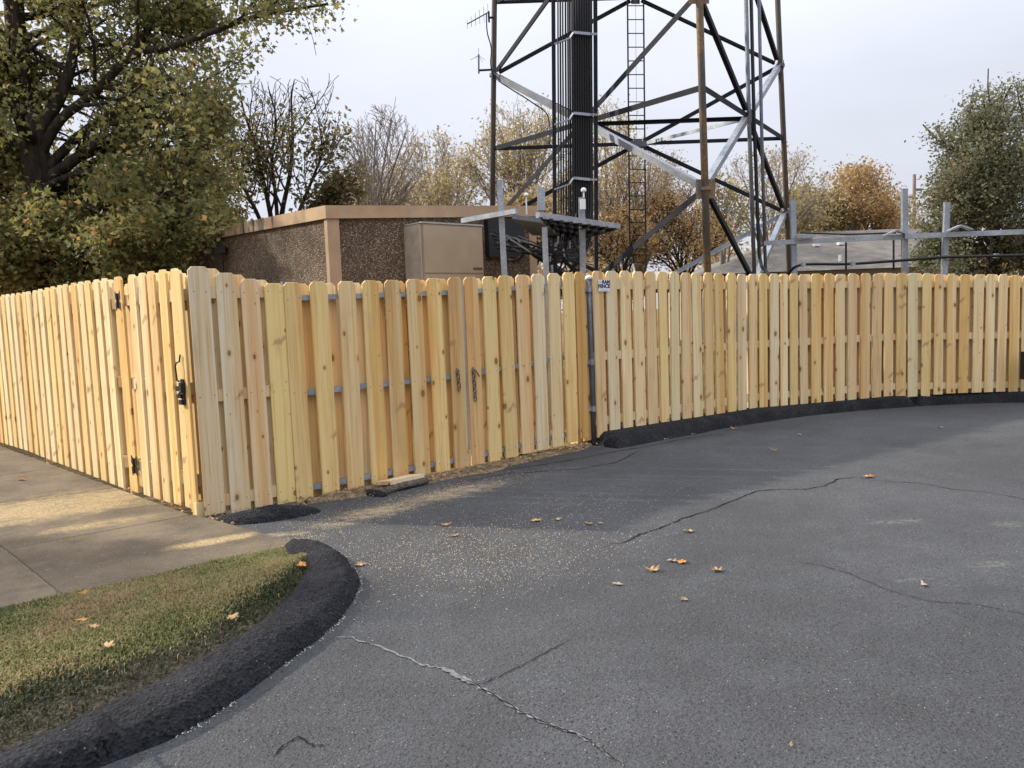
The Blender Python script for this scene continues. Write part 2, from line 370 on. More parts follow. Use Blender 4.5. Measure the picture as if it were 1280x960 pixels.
def mat_aggregate():
    g = N('exposed_aggregate'); p = g.pos(); v = g.voro(p, 58); k = g.n('ShaderNodeSeparateColor'); g.put(k.inputs[0], v.outputs['Color'])
    c = g.ramp(k.outputs[0], [(0, (.07, .047, .03)), (.45, (.15, .098, .06)), (.75, (.22, .155, .10)), (.93, (.31, .24, .165)), (1, (.46, .39, .30))])
    c = g.mix(g.rng(v.outputs['Distance'], .35, .75, 0, .75), c, (.05, .037, .026))
    c = g.mix(1.0, c, g.vec('SCALE', (1, 1, 1), g.rng(g.noise(p, 1.3, 4), .3, .7, .75, 1.15)), 'MULTIPLY')
    return g.fin(c, .8, g.bump(g.math('SUBTRACT', 1.0, v.outputs['Distance']), .9, .02))
M['aggregate'] = mat_aggregate()
def mat_shingle():
    g = N('asphalt_shingle'); p = g.pos()
    b = g.n('ShaderNodeTexBrick'); g.put(b.inputs['Vector'], g.map(g.obj(), (1, 1.6, 1))); b.inputs['Scale'].default_value = 2.2
    b.inputs['Color1'].default_value = (.20, .18, .15, 1); b.inputs['Color2'].default_value = (.14, .125, .105, 1); b.inputs['Mortar'].default_value = (.07, .062, .055, 1)
    b.inputs['Mortar Size'].default_value = .03; b.inputs['Brick Width'].default_value = .7; b.inputs['Row Height'].default_value = .25
    c = g.mix(1.0, b.outputs['Color'], g.vec('SCALE', (1, 1, 1), g.rng(g.noise(p, 1.5, 5, .7), .3, .7, .75, 1.2)), 'MULTIPLY')
    return g.fin(c, .9, g.bump(g.noise(p, 30, 4), .3, .01))
M['shingle'] = mat_shingle()
M['siding'] = plain('house_siding', (.32, .28, .22), .8)
def mat_bark(name, a, b):
    g = N(name); p = g.obj(); n = g.noise(g.map(p, (9, 9, 2)), 1.0, 6, .7)
    return g.fin(g.mix(g.rng(n, .3, .7), a, b), .92, g.bump(n, .8, .03), spec=.1)
M['bark'] = mat_bark('dark_bark', (.022, .017, .013), (.07, .055, .042))
M['bark_grey'] = mat_bark('grey_bark', (.14, .115, .10), (.27, .235, .205))
M['bark_pale'] = mat_bark('pale_bark', (.20, .165, .13), (.34, .29, .235))
def mat_leaf(name, stops, trans=.35):
    g = N(name)
    at = g.n('ShaderNodeAttribute'); at.attribute_name = 'leaf_kind'
    c = g.ramp(at.outputs['Fac'], stops)
    g.fin(c, .6, None, 0, .25)
    tr = g.n('ShaderNodeBsdfTranslucent'); g.put(tr.inputs[0], c); ms = g.n('ShaderNodeMixShader'); ms.inputs[0].default_value = trans
    g.t.links.new(g.b.outputs[0], ms.inputs[1]); g.t.links.new(tr.outputs[0], ms.inputs[2]); g.t.links.new(ms.outputs[0], g.o.inputs[0])
    return g.m
M['leaf_oak'] = mat_leaf('oak_leaf', [(0, (.13, .145, .052)), (.4, (.225, .22, .08)), (.72, (.33, .275, .10)), (.88, (.42, .25, .09)), (1, (.48, .24, .08))], .55)
M['leaf_dim'] = mat_leaf('shrub_leaf', [(0, (.105, .105, .045)), (.5, (.18, .16, .07)), (.8, (.26, .185, .08)), (1, (.33, .19, .08))], .5)
M['leaf_yellow'] = mat_leaf('yellow_leaf', [(0, (.24, .20, .10)), (.5, (.42, .34, .15)), (1, (.52, .40, .18))], .5)
M['leaf_brown'] = mat_leaf('brown_leaf', [(0, (.22, .165, .10)), (.4, (.33, .25, .145)), (.75, (.42, .28, .13)), (1, (.48, .38, .19))], .5)
M['leaf_orange'] = mat_leaf('orange_leaf', [(0, (.26, .175, .09)), (.5, (.40, .25, .10)), (1, (.50, .36, .16))], .45)
M['leaf_live'] = mat_leaf('evergreen_leaf', [(0, (.115, .125, .075)), (.5, (.185, .19, .11)), (.85, (.23, .21, .11)), (1, (.25, .16, .075))], .45)
M['grass'] = mat_leaf('grass_blade', [(0, (.018, .018, .013)), (.14, (.06, .075, .02)), (.38, (.125, .14, .038)), (.66, (.23, .22, .08)), (.9, (.35, .27, .13)), (1, (.27, .14, .075))], .25)
M['sawdust'] = plain('sawdust', (.62, .48, .29), .9, 0, .2, 30)
M['chip'] = plain('pale_grit', (.40, .385, .345), .85, 0, .25, 30)

# ------------------------------------------------------------------ plan of the fence lines
CORNER = G(257, 646); CORNER.z = 0
LEFT_END = G(0, 555); LEFT_END.z = 0
UL = (LEFT_END-CORNER).normalized()               # along the left-hand fence, away
GATE_A = G(350, 634); GATE_B = G(744, 556)
UG = (GATE_B-CORNER); UG.z = 0; UG.normalize()
RIGHT_PIX = [(742, 548, .085), (797, 534, .095), (869, 522, .10), (960, 508.5, .13), (1040, 499.5, .14), (1130, 493, .15), (1265, 488, .14)]
_rp = [G(*p) for p in RIGHT_PIX]
_cf = np.polyfit([p.x for p in _rp], [p.y for p in _rp], 2)
def right_y(x): return float(np.polyval(_cf, x))
RX = [_rp[0].x+.02, 3.0, 5.0, 7.0, 9.3, 11.5]
RIGHT_PTS = [Vector((x, right_y(x), 0)) for x in RX]

def perp_front(u):                                 # horizontal normal that faces the camera side
    n = Vector((u.y, -u.x, 0)); return n if n.dot(Vector((0, -1, 0))) > 0 else -n
def on_line(px, py, a, u, off):                    # where a photo ray meets the fence's front plane
    n = perp_front(u); a2 = a+n*off; d = ray(px, py)
    t = (a2-EYE).dot(n)/d.dot(n); q = EYE+d*t
    return (q-a).dot(u), q.z

# ------------------------------------------------------------------ ground
def sheet(name, pts, z, mat, kind='structure'):
    me = bpy.data.meshes.new(name); bm = bmesh.new()
    bm.faces.new([bm.verts.new((p[0], p[1], z)) for p in pts]); bm.normal_update()
    for f in bm.faces:
        if f.normal.z < 0: f.normal_flip()
    bm.to_mesh(me); bm.free(); o = link(name, me, mat); o['kind'] = kind; return o
sheet('ground', [(-900, -300), (900, -300), (900, 1200), (-900, 1200)], -.05, M['ground'])
n_g = perp_front(UG)
asph = sheet('asphalt', [(-9, -25), (26, -25), (26, 12)] + [(p.x, p.y-.02) for p in reversed(RIGHT_PTS)] + [(CORNER.x, CORNER.y), (-9, 6)], 0, M['asphalt'])

def ribbon(pix, wid, z, jit=.4, sub=6, src=None):
    pts = [G(x, y) for x, y in pix] if src is None else src
    P_ = []
    for a, b in zip(pts[:-1], pts[1:]):
        for k in range(sub): P_.append(a.lerp(b, k/sub))
    P_.append(pts[-1]); n = len(P_); V = []
    for i, p in enumerate(P_):
        d = P_[min(i+1, n-1)]-P_[max(i-1, 0)]; d.z = 0; d.normalize(); s = Vector((d.y, -d.x, 0))
        c = p+s*random.uniform(-1, 1)*min(wid*.9, .008)
        t = i/(n-1); wd = wid*(.45+.75*random.random())*min(1, 6*t+.25, 6*(1-t)+.25)
        V += [Vector((*(c-s*wd/2)[:2], z if src is None else p.z)), Vector((*(c+s*wd/2)[:2], z if src is None else p.z))]
    return MB().add(V, [(2*i, 2*i+1, 2*i+3, 2*i+2) for i in range(n-1)])
C1 = [(412, 797), (440, 798), (470, 808), (500, 819), (530, 832), (552, 836), (575, 847), (596, 858), (620, 872), (650, 890), (690, 909), (725, 920), (752, 938), (780, 958)]
ribbon(C1, .012, .004).build('crack', M['filler'], asph)
ribbon([(552, 836), (575, 847), (596, 857)], .026, .0055).build('crack', M['filler'], asph)
ribbon(C1[6:], .005, .006).build('crack', M['crack'], asph)
ribbon([(596, 858), (625, 846), (660, 828), (690, 812), (715, 800)], .005, .004).build('crack', M['crack'], asph)
ribbon([(755, 680), (780, 679), (800, 668), (826, 660), (855, 648), (890, 637), (920, 625), (945, 614), (975, 612), (1005, 612), (1030, 608), (1048, 599), (1070, 597), (1085, 599)], .012, .004).build('crack', M['crack'], asph)
ribbon([(1092, 601), (1150, 604), (1190, 612), (1230, 615), (1280, 624), (1330, 632)], .008, .004).build('crack', M['crack'], asph)
ribbon([(985, 702), (1020, 706), (1060, 717), (1110, 738), (1160, 752), (1220, 756), (1290, 770)], .0045, .004).build('crack', M['crack'], asph)
ribbon([(600, 592), (700, 578), (760, 566), (800, 560), (860, 548), (920, 541)], .012, .004).build('crack', M['crack'], asph)
ribbon([(560, 605), (640, 592), (720, 587), (772, 578), (800, 563)], .010, .004).build('crack', M['crack'], asph)
ribbon([(340, 948), (350, 935), (372, 922), (392, 934), (412, 932)], .007, .004).build('crack', M['crack'], asph)

# concrete walk: separate slabs with open joints over dark dirt
JA, JB = G(-40, 702), CORNER.copy()
UV = (JA-JB); UV.z = 0; UV.normalize()             # across, away from the fence
O = CORNER+UV*.10
walk = sheet('sidewalk', [O-UL*1.7+UV*.15, O+UL*9+UV*.0, O+UL*9+UV*7, O-UL*1.35+UV*7], .024, M['gap'])
def slab(pts, z=.034):
    c = sum(pts, Vector())/len(pts)
    q = [Vector((*(c+(p-c)*(1-.004/max(.3, (p-c).length)))[:2], 0)) for p in pts]
    n = len(q); mb = MB()
    inner = [c+(p-c)*(1-.008/max(.3, (p-c).length)) for p in q]
    V = [Vector((p.x, p.y, .008)) for p in q]+[Vector((p.x, p.y, z-.007)) for p in q]+[Vector((p.x, p.y, z)) for p in inner]
    Fs = [(i, (i+1) % n, n+(i+1) % n, n+i) for i in range(n)]+[(n+i, n+(i+1) % n, 2*n+(i+1) % n, 2*n+i) for i in range(n)]+[tuple(range(2*n, 3*n))]
    m = mb.add(V, Fs).mesh('concrete_slab')
    bm = bmesh.new(); bm.from_mesh(m); bmesh.ops.recalc_face_normals(bm, faces=bm.faces); bm.to_mesh(m); bm.free()
    return link('concrete_slab', m, M['concrete'], walk)
def cut(p):                                        # joint B position along UV
    return (p-O).dot(UV)
tB = cut(G(10, 697))
u_rows = [0.0, 1.55, 3.1, 4.65, 6.2, 7.8, 9.0]; v_cols = [0.0, tB, tB+1.6, tB+3.2, tB+4.8]
def uv(u, v): return O+UL*u+UV*v
for i in range(len(u_rows)-1):
    for j in range(len(v_cols)-1):
        slab([uv(u_rows[i], v_cols[j]), uv(u_rows[i+1], v_cols[j]), uv(u_rows[i+1], v_cols[j+1]), uv(u_rows[i], v_cols[j+1])])
# front row, cut by the lawn's edge and by the asphalt
GR, GL = G(352, 692), G(0, 768)
UGr = (GL-GR).normalized()
Bq = GR + UGr*((G(76, 747)-GR).dot(UGr))
slab([uv(0, -.02), uv(0, tB), Bq, GR+Vector((.02, -.12, 0)), G(384, 689), G(330, 672), G(268, 655)])
slab([uv(0, tB), uv(0, tB+1.6), GR+UGr*((G(76, 747)-GR).length+1.6), Bq])
slab([uv(0, tB+1.6), uv(0, tB+4.8), GR+UGr*((G(76, 747)-GR).length+4.8), GR+UGr*((G(76, 747)-GR).length+1.6)])

# kerbs: a foot line and a back line, lofted over a rounded section
def smooth(pts, k=10):
    out_ = []
    n = len(pts)
    for i in range(n-1):
        p0, p1, p2, p3 = pts[max(i-1, 0)], pts[i], pts[i+1], pts[min(i+2, n-1)]
        for t in np.linspace(0, 1, k, endpoint=False):
            out_.append(.5*((2*p1)+(-p0+p2)*t+(2*p0-5*p1+4*p2-p3)*t*t+(-p0+3*p1-3*p2+p3)*t**3))
    out_.append(pts[-1]); return out_
def resample(pts, n):
    L = [0]
    for a, b in zip(pts[:-1], pts[1:]): L.append(L[-1]+(b-a).length)
    return [Vector([float(np.interp(s, L, [p[k] for p in pts])) for k in range(3)]) for s in np.linspace(0, L[-1], n)]
def noise3(p, s): 
    from mathutils import noise
    return noise.noise(Vector(p)*s)
def loft_kerb(name, foot, back, prof, mat, n=110, rough=.012, endcap=True):
    A, B = resample(smooth(foot), n), resample(smooth(back), n); m = len(prof); V = []
    for i in range(n):
        t = i/(n-1); e = min(1, min(t, 1-t)*45) if endcap else 1; e = math.sqrt(max(0, e))*.92+.08
        for s, h in prof:
            p = A[i].lerp(B[i], s); p.z = h*e
            k = noise3(p, 5)*rough+noise3(p, 21)*rough*.55+noise3(p, 55)*rough*.40
            if h > .001: p = p+Vector((k*.6, k, k))
            V.append(p)
    fs = [(i*m+j, (i+1)*m+j, (i+1)*m+j+1, i*m+j+1) for i in range(n-1) for j in range(m-1)]
    fs += [tuple(range(m)), tuple((n-1)*m+j for j in range(m-1, -1, -1))]
    me = MB().add(V, fs).mesh(name, True)
    bm = bmesh.new(); bm.from_mesh(me); bmesh.ops.recalc_face_normals(bm, faces=bm.faces); bm.to_mesh(me); bm.free()
    o = link(name, me, mat); o['kind'] = 'structure'; return o
ROUND = [(0, 0), (.015, .018), (.08, .042), (.20, .078), (.34, .094), (.48, .102), (.66, .105), (.86, .104), (.96, .098), (1.0, 0)]
FOOT1 = [G(x, y) for x, y in ((352, 686), (375, 684), (400, 685), (422, 693), (440, 710), (450, 731), (428, 771), (391, 805), (360, 827), (300, 872), (225, 919), (131, 957), (20, 1000), (-150, 1060))]
BACK1 = [G(x, y, .09) for x, y in ((358, 693), (368, 694), (377, 698), (385, 704), (388, 711), (385, 720), (365, 748), (338, 775), (315, 792), (262, 825), (195, 860), (125, 893), (40, 932), (-110, 990))]
for p in BACK1: p.z = 0
BACK1 = [p+Vector((-.03, .035, 0)) for p in BACK1]
ROUND = [(float(a), float(np.interp(a, [q[0] for q in ROUND], [q[1] for q in ROUND]))) for a in np.linspace(0, 1, 26)]
kerb = loft_kerb('kerb', FOOT1, BACK1, ROUND, M['kerb'], 420, .009)
# cracks across the kerb near its front end
def on_kerb(x, y, z): 
    p = G(x, y, z); return p
for pl in ([(130, 888, .118), (134, 905, .128), (131, 922, .112), (136, 945, .045)], [(136, 902, .128), (158, 915, .118), (178, 930, .075)], [(108, 918, .128), (117, 935, .11), (128, 948, .06)]):
    ribbon(None, .018, 0, sub=6, src=[G(*q) + Vector((0, -.006, -.004)) for q in pl]).build('crack', M['crack'], kerb)
FACE = [(0, 0), (.06, .05), (.16, .105), (.32, .135), (.55, .14), (.9, .135), (1, 0)]
def right_kerb(name, xs, seed):
    ft = [G(x, y) for x, y in xs]; bk = []
    for p in ft:
        q = p.copy(); n = perp_front(Vector((1, 2*_cf[0]*p.x+_cf[1], 0)).normalized())
        yl = right_y(p.x); dist = max(.25, (yl-p.y)*abs(n.y)+.12); q = p-n*dist; q.z = 0; bk.append(q)
    return loft_kerb(name, ft, bk, FACE, M['kerb'], 90, .0022)
kerb_r = right_kerb('kerb', [(772, 561), (800, 556), (840, 548), (880, 541), (900, 536.5), (960, 527), (1019, 519), (1080, 513), (1147, 508)], 1)
right_kerb('kerb', [(1150, 508), (1180, 506), (1220, 504.5), (1262, 503.5), (1300, 503), (1390, 503), (1520, 506)], 2)
# asphalt lump in front of the corner panel
def lump(name, a, b, width, hgt, n=28):
    u = (b-a); L = u.length; u.normalize(); s = perp_front(u); V = []; m = 9
    for i in range(n):
        t = i/(n-1); e = max(.02, math.sin(math.pi*t)**.55)
        for j in range(m):
            q = j/(m-1)*2-1; p = a+u*L*t+s*q*width/2*e; p.z = hgt*e*(1-q*q)**.7
            k = noise3(p, 9)*.012; p.z = max(-.01, p.z+k*e) if abs(q) < .99 else -.01
            V.append(p)
    return MB().add(V, [(i*m+j, (i+1)*m+j, (i+1)*m+j+1, i*m+j+1) for i in range(n-1) for j in range(m-1)]).build(name, M['kerb'], None, True)
o = lump('asphalt_berm', G(262, 657)+Vector((0, .03, 0)), G(402, 639), .30, .085); o['kind'] = 'structure'

# lawn: a soil mound between walk and kerb, with blades
inner = resample(smooth(BACK1[3:]), 40)
edge = resample([GR+Vector((.12, .03, 0)), GR, GL, GL+UGr*3.5], 40)
V = []; nj = 10
for i in range(40):
    for j in range(nj):
        t = j/(nj-1); p = edge[i].lerp(inner[i]+ (inner[i]-edge[i]).normalized()*.03, t); p.z = .02+.065*math.sin(math.pi*min(1, t*1.0)*.5)+.012*noise3(p, 3)
        V.append(p)
lawn = MB().add(V, [(i*nj+j, i*nj+j+1, (i+1)*nj+j+1, (i+1)*nj+j) for i in range(39) for j in range(nj-1)]).build('lawn', M['soil'], None, True)
lawn['kind'] = 'structure'
LV = np.array([tuple(v) for v in V]).reshape(40, nj, 3)
def grass(nb):
    i = RNG.random(nb)**1.35*38.99; j = RNG.random(nb)*(nj-1.001)
    i0, j0 = i.astype(int), j.astype(int); fi, fj = (i-i0)[:, None], (j-j0)[:, None]
    p = (LV[i0, j0]*(1-fi)*(1-fj)+LV[i0+1, j0]*fi*(1-fj)+LV[i0, j0+1]*(1-fi)*fj+LV[i0+1, j0+1]*fi*fj)
    tj = j/(nj-1)
    thin = np.array([noise3(q, 1.7)+.6*noise3(q, 6) for q in p])
    keep = RNG.random(nb) < np.where(tj > .72, np.clip((1.0-tj)/.28, .12, 1)*.8, 1.0)
    p, thin, tj = p[keep], thin[keep], tj[keep]; nb = len(p)
    a = RNG.random(nb)*2*np.pi; lean = RNG.random(nb)**.7*1.0; h = (.013+.020*RNG.random(nb))*np.where(tj > .8, .8, 1)*(1+.25*np.clip(thin, -1, 1))
    dx, dy = np.cos(a), np.sin(a); wd = .0018+.0018*RNG.random(nb)
    d = np.stack([dx, dy, 0*dx], 1); s = np.stack([-dy, dx, 0*dx], 1)
    up = np.array([0, 0, 1.])
    b1, b2 = p-s*wd[:, None], p+s*wd[:, None]
    m = p+up*(h*.6)[:, None]+d*(h*lean*.35)[:, None]
    m1, m2 = m-s*(wd*.8)[:, None], m+s*(wd*.8)[:, None]
    t = p+up*(h*(1-.35*lean))[:, None]+d*(h*lean)[:, None]
    Vv = np.stack([b1, b2, m2, m1, t-s*(wd*.2)[:, None], t+s*(wd*.2)[:, None]], 1).reshape(-1, 3)
    k = np.arange(nb)*6
    Pp = np.concatenate([np.stack([k, k+1, k+2, k+3], 1), np.stack([k+3, k+2, k+5, k+4], 1)])
    me = fast_mesh('grass', Vv, Pp, 4)
    col = np.clip(.42+.24*np.clip((tj-.2)*2, 0, 1)+.34*thin+.22*RNG.standard_normal(nb)+.12*np.sin(tj*3), 0, .93)
    col = np.clip(col, .14, .93); st = np.clip((tj+.10*thin-.76)/.12, 0, 1); col = np.where(RNG.random(nb) < st, .02+.10*RNG.random(nb), col)
    col = np.where(RNG.random(nb) < np.where((thin > .3) & (tj < .7), .25, .02), .97, col)
    at = me.attributes.new('leaf_kind', 'FLOAT', 'FACE'); at.data.foreach_set('value', np.concatenate([col, col]).astype(np.float32))
    return me
gr = link('grass', grass(190000), M['grass'])
tag(gr, 'short mown grass strip, green and straw coloured, behind the black kerb', 'grass', kind='stuff')

# ------------------------------------------------------------------ boards
def board_mesh(w_, h_, t_=.018, ear=.028):
    bm = bmesh.new(); hw = w_/2
    pr = [(-hw, 0), (hw, 0), (hw, h_-ear), (hw-ear, h_), (-hw+ear, h_), (-hw, h_-ear)]
    fv = [bm.verts.new((x, -t_/2, z)) for x, z in pr]; bv = [bm.verts.new((x, t_/2, z)) for x, z in pr]
    bm.faces.new(fv); bm.faces.new(list(reversed(bv)))
    for i in range(6): bm.faces.new((fv[(i+1) % 6], fv[i], bv[i], bv[(i+1) % 6]))
    bmesh.ops.recalc_face_normals(bm, faces=bm.faces)
    fe = [e for e in bm.edges if all(v in fv for v in e.verts)]
    bmesh.ops.bevel(bm, geom=fe, offset=.0025, segments=1, affect='EDGES')
    me = bpy.data.meshes.new('board'); bm.to_mesh(me); bm.free(); me.materials.append(M['pine']); return me
BM = {}
def get_board(w_, h_, ear=.028):
    k = (round(w_, 2), round(h_, 2), ear)
    if k not in BM: BM[k] = board_mesh(k[0], k[1], ear=ear)
    return BM[k]
YEL, TAN, PINK, GREY, HONEY, PALE, GREEN = (.68, .53, .265), (.675, .545, .33), (.655, .51, .31), (.66, .575, .41), (.64, .485, .24), (.71, .605, .40), (.62, .55, .36)
PAL = [YEL, TAN, TAN, PALE, PINK, GREY, PALE, HONEY]
def put_board(parent, a, u, s, z0, z1, w_, side, tint, half, jitter=True, ear=.028):
    """side +1: on the camera side of the rails, -1: behind them"""
    n = perp_front(u); h_ = z1-z0
    o = bpy.data.objects.new('board', get_board(w_, h_, ear)); COL.objects.link(o)
    p = a+u*s+n*(side*(half+.0095)); o.location = (p.x, p.y, z0)
    x = Vector((-n.y, n.x, 0)); o.rotation_euler = (R(random.uniform(-.25, .25)) if jitter else 0, R(random.uniform(-.45, .45)) if jitter else 0, math.atan2(x.y, x.x))
    o.scale = (1, 1, h_/round(h_, 2))
    f = random.uniform(.94, 1.06); o.color = (tint[0]*f*1.05, tint[1]*f*1.0, tint[2]*f*.88, 1)
    par(o, parent); return o
def nails(parent, a, u, rows, zs, half, name='nail_heads'):
    n = perp_front(u); x = Vector((-n.y, n.x, 0)); mb = MB()
    for s, wd in rows:
        for z0 in zs:
            z = z0(s) if callable(z0) else z0
            for k in (-1, 1):
                c = a+u*s+n*(half+.0187); c = Vector((c.x, c.y, z+random.uniform(-.012, .012)))+x*k*wd*random.uniform(.26, .36)
                r = .0042; mb.add([c+x*r*math.cos(t)+Vector((0, 0, r*math.sin(t)))+n*.0006 for t in (0, 1.05, 2.1, 3.14, 4.19, 5.24)], [(0, 1, 2, 3, 4, 5)])
    o = mb.build(name, M['iron'], parent); o['kind'] = 'stuff'; return o
def rail(parent, a, u, s0, s1, z, wd, ht, mat, name='rail', z2=None):
    p, q = a+u*s0, a+u*s1; p = Vector((p.x, p.y, z)); q = Vector((q.x, q.y, z if z2 is None else z2))
    o = MB().beam(p, q, wd, ht).build(name, mat, parent); 
    if mat is M['pine']: o.color = (*TAN, 1)
    return o
def shadowbox(parent, a, u, half, edges, top, bot, tints, back=True, zlim=None, jitter=True, back_drop=.0):
    """front boards from photo edges (left,right at the top), back boards over each gap"""
    ss = []
    for i, (x0, x1) in enumerate(edges):
        y = interp((x0+x1)/2, top)
        s0, _ = on_line(x0, y+8, a, u, half+.018); s1, zt = on_line(x1, y+8, a, u, half+.018)
        s = (s0+s1)/2; wd = min(.150, max(.10, abs(s1-s0)-.006))
        _, zt = on_line((x0+x1)/2, y, a, u, half+.018)
        # bottom of this board, read down its own plumb line
        q = a+u*s+perp_front(u)*(half+.018)
        zb = foot_z(q, bot)
        put_board(parent, a, u, s, zb, zt, wd, 1, tints[i % len(tints)], half, jitter)
        ss.append((s, wd, zb, zt))
    if back:
        for p, q in zip(ss[:-1], ss[1:]):
            put_board(parent, a, u, (p[0]+q[0])/2, (p[2]+q[2])/2+.005, (p[3]+q[3])/2-.006+random.uniform(-.006, .004)-back_drop, .14, -1, random.choice(PAL), half, jitter)
    return ss
def project(p):
    d = Vector(p)-EYE; f = d.dot(FWD); return 640+F*d.dot(RT)/f, 480-F*d.dot(UP)/f
def foot_z(q, bot):
    lo, hi = -.1, .6
    for _ in range(24):
        m = (lo+hi)/2; x, y = project((q.x, q.y, m))
        if y > interp(x, bot): lo = m
        else: hi = m
    return (lo+hi)/2

# ---- left-hand fence with its walk gate
TOPL = [(-60, 375), (0, 369), (37, 364), (60, 359), (97, 352.5), (130, 348), (147, 346), (165, 343), (185, 339.5), (202, 337), (222, 335), (240, 334)]
BOTL = [(-60, 528), (0, 553), (34, 563.5), (67, 577), (100, 589), (150, 609), (183, 619.5), (210, 628), (234, 634), (255, 643)]
PLAN_L = CORNER - UL*.0
fl = thing('wooden_fence', 'left-hand run of new pine shadowbox fence receding beyond the sidewalk', 'fence', CORNER+UL*2.0)
gt = thing('wooden_gate', 'narrow pine walk gate with black hinges and latch, beside the sidewalk', 'gate', CORNER+UL*.7)
lx = [0, 6, 12.5, 19, 25, 31, 37.5, 45, 51, 60, 70, 79, 87.5, 97.5, 107.5, 117.5, 127.5]
half_w = .030
sl_ = [on_line(x+3, interp(x, TOPL)+8, CORNER, UL, half_w+.018)[0] for x in lx]
step = (sl_[0]-sl_[-1])/(len(sl_)-1)
tl = [YEL, PALE, YEL, TAN, YEL, HONEY, PALE, YEL]
S_H = on_line(147, 352, CORNER, UL, half_w+.018)[0]      # hinge board centre
def left_board(par_, s, wd, tint):
    q = CORNER+UL*s+perp_front(UL)*(half_w+.018); x, _ = project((q.x, q.y, 1.8))
    lo, hi = 1.2, 2.3
    for _ in range(24):
        m = (lo+hi)/2; xx, yy = project((q.x, q.y, m))
        if yy > interp(xx, TOPL): lo = m
        else: hi = m
    zt = lo; zb = foot_z(q, BOTL); put_board(par_, CORNER, UL, s, zb, zt, wd, 1, tint, half_w); return zb, zt
for i in range(len(sl_)+16):
    s = sl_[-1]+step*i
    if s > 12: break
    zb, zt = left_board(fl, s, .14, tl[i % len(tl)] if i % 5 else random.choice(PAL))
    put_board(fl, CORNER, UL, s+step/2, zb+.005, zt-.005, .14, -1, random.choice(PAL), half_w)
    S_END, Z_END = s, (zb, zt)
for z in (.25, .95, 1.62):
    rail(fl, CORNER, UL, sl_[-1]-.1, S_END+.1, z, .058, .088, M['pine'], z2=z-.06)
for k in range(5):
    s = sl_[-1]+.02+k*2.44; p = CORNER+UL*s-perp_front(UL)*.075
    o = MB().box((p.x, p.y, .8), (.088, .088, 1.75), Matrix.Rotation(math.atan2(UL.y, UL.x), 3, 'Z')).build('post', M['pine'], fl); o.color = (*TAN, 1)
# walk gate
left_board(gt, S_H, .165, YEL)
gx = [(157.5, 168), (170, 180), (182, 192.5), (196, 205), (209, 221)]
gs = [on_line((a+b)/2, interp(a, TOPL)+8, CORNER, UL, half_w+.018)[0] for a, b in gx]
for i, s in enumerate(gs):
    zb, zt = left_board(gt, s, .14, [PALE, PALE, TAN, YEL, YEL][i])
    s2 = (s+(gs[i-1] if i else S_H))/2
    put_board(gt, CORNER, UL, s2, zb+.005, zt-.006, .13, -1, random.choice(PAL), half_w)
for z in (.26, .95, 1.64): rail(gt, CORNER, UL, gs[-1]-.07, S_H+.07, z, .058, .088, M['pine'])
nl = perp_front(UL)
FRONT = half_w+.020
def frame_at(a, u, s, z, off):
    n = perp_front(u); p = a+u*s+n*off; return Vector((p.x, p.y, z)), Vector((-n.y, n.x, 0)), n
def plate(mb, org, x, n, pts, th):                 # outline pts in (x,z), extruded along n
    z = Vector((0, 0, 1)); k = len(pts)
    V = [org+x*a+z*b for a, b in pts]+[org+x*a+z*b+n*th for a, b in pts]
    mb.add(V, [tuple(range(k-1, -1, -1)), tuple(range(k, 2*k))]+[(i, (i+1) % k, k+(i+1) % k, k+i) for i in range(k)])
    return mb
for (px, py) in ((148, 376), (168.5, 582)):
    s, z = on_line(px, py, CORNER, UL, FRONT)
    org, x, n = frame_at(CORNER, UL, s, z, FRONT+.001)
    bf = [(-.055, .085), (-.02, .055), (0, .065), (.02, .055), (.055, .085), (.06, .02), (.03, 0), (.06, -.02), (.055, -.085), (.02, -.055), (0, -.065), (-.02, -.055), (-.055, -.085), (-.06, -.02), (-.03, 0), (-.06, .02)]
    mb = plate(MB(), org, x, n, bf, .005)
    mb.tube([org+n*.008+Vector((0, 0, .062)), org+n*.008-Vector((0, 0, .062))], .008, 8)
    mb.build('hinge', M['iron'], gt)
s, z = on_line(230, 490, CORNER, UL, FRONT); org, x, n = frame_at(CORNER, UL, s, z, FRONT+.001)
mb = MB(); rz = Matrix.Rotation(math.atan2(x.y, x.x), 3, 'Z')
for (a, b, sx, sz, dp) in ((0.0, 0, .045, .19, .012), (.015, .035, .035, .07, .035), (-.045, .025, .06, .035, .03), (-.025, -.03, .045, .03, .028), (-.02, -.075, .05, .035, .026)):
    c = org+x*a+Vector((0, 0, b))+n*dp/2; mb.box(c, (sx, dp, sz), rz)
mb.tube([org+x*.02+n*.03+Vector((0, 0, .01)), org+x*.02+n*.055-Vector((0, 0, .02))], .009, 8)
lt = mb.build('latch', M['iron'], gt)
mb = MB(); pts = [org+x*(-.035)+n*.012+Vector((0, 0, .075)), org+x*(-.036)+n*.028+Vector((0, 0, .09)), org+x*(-.036)+n*.034+Vector((0, 0, .19)), org+x*(-.030)+n*.028+Vector((0, 0, .215)), org+x*(-.010)+n*.012+Vector((0, 0, .225)), org+x*(.005)+n*.010+Vector((0, 0, .275))]
mb.tube(pts, .006, 8); mb.build('handle', M['iron'], lt)
# nail heads would be below a pixel here; leave them to the grain

put_board(fl, CORNER, UL, .20, .06, 1.80, .15, -1, TAN, half_w, False)
put_board(fl, CORNER, UL, S_H+.02, .05, 1.78, .15, -1, TAN, half_w, False)
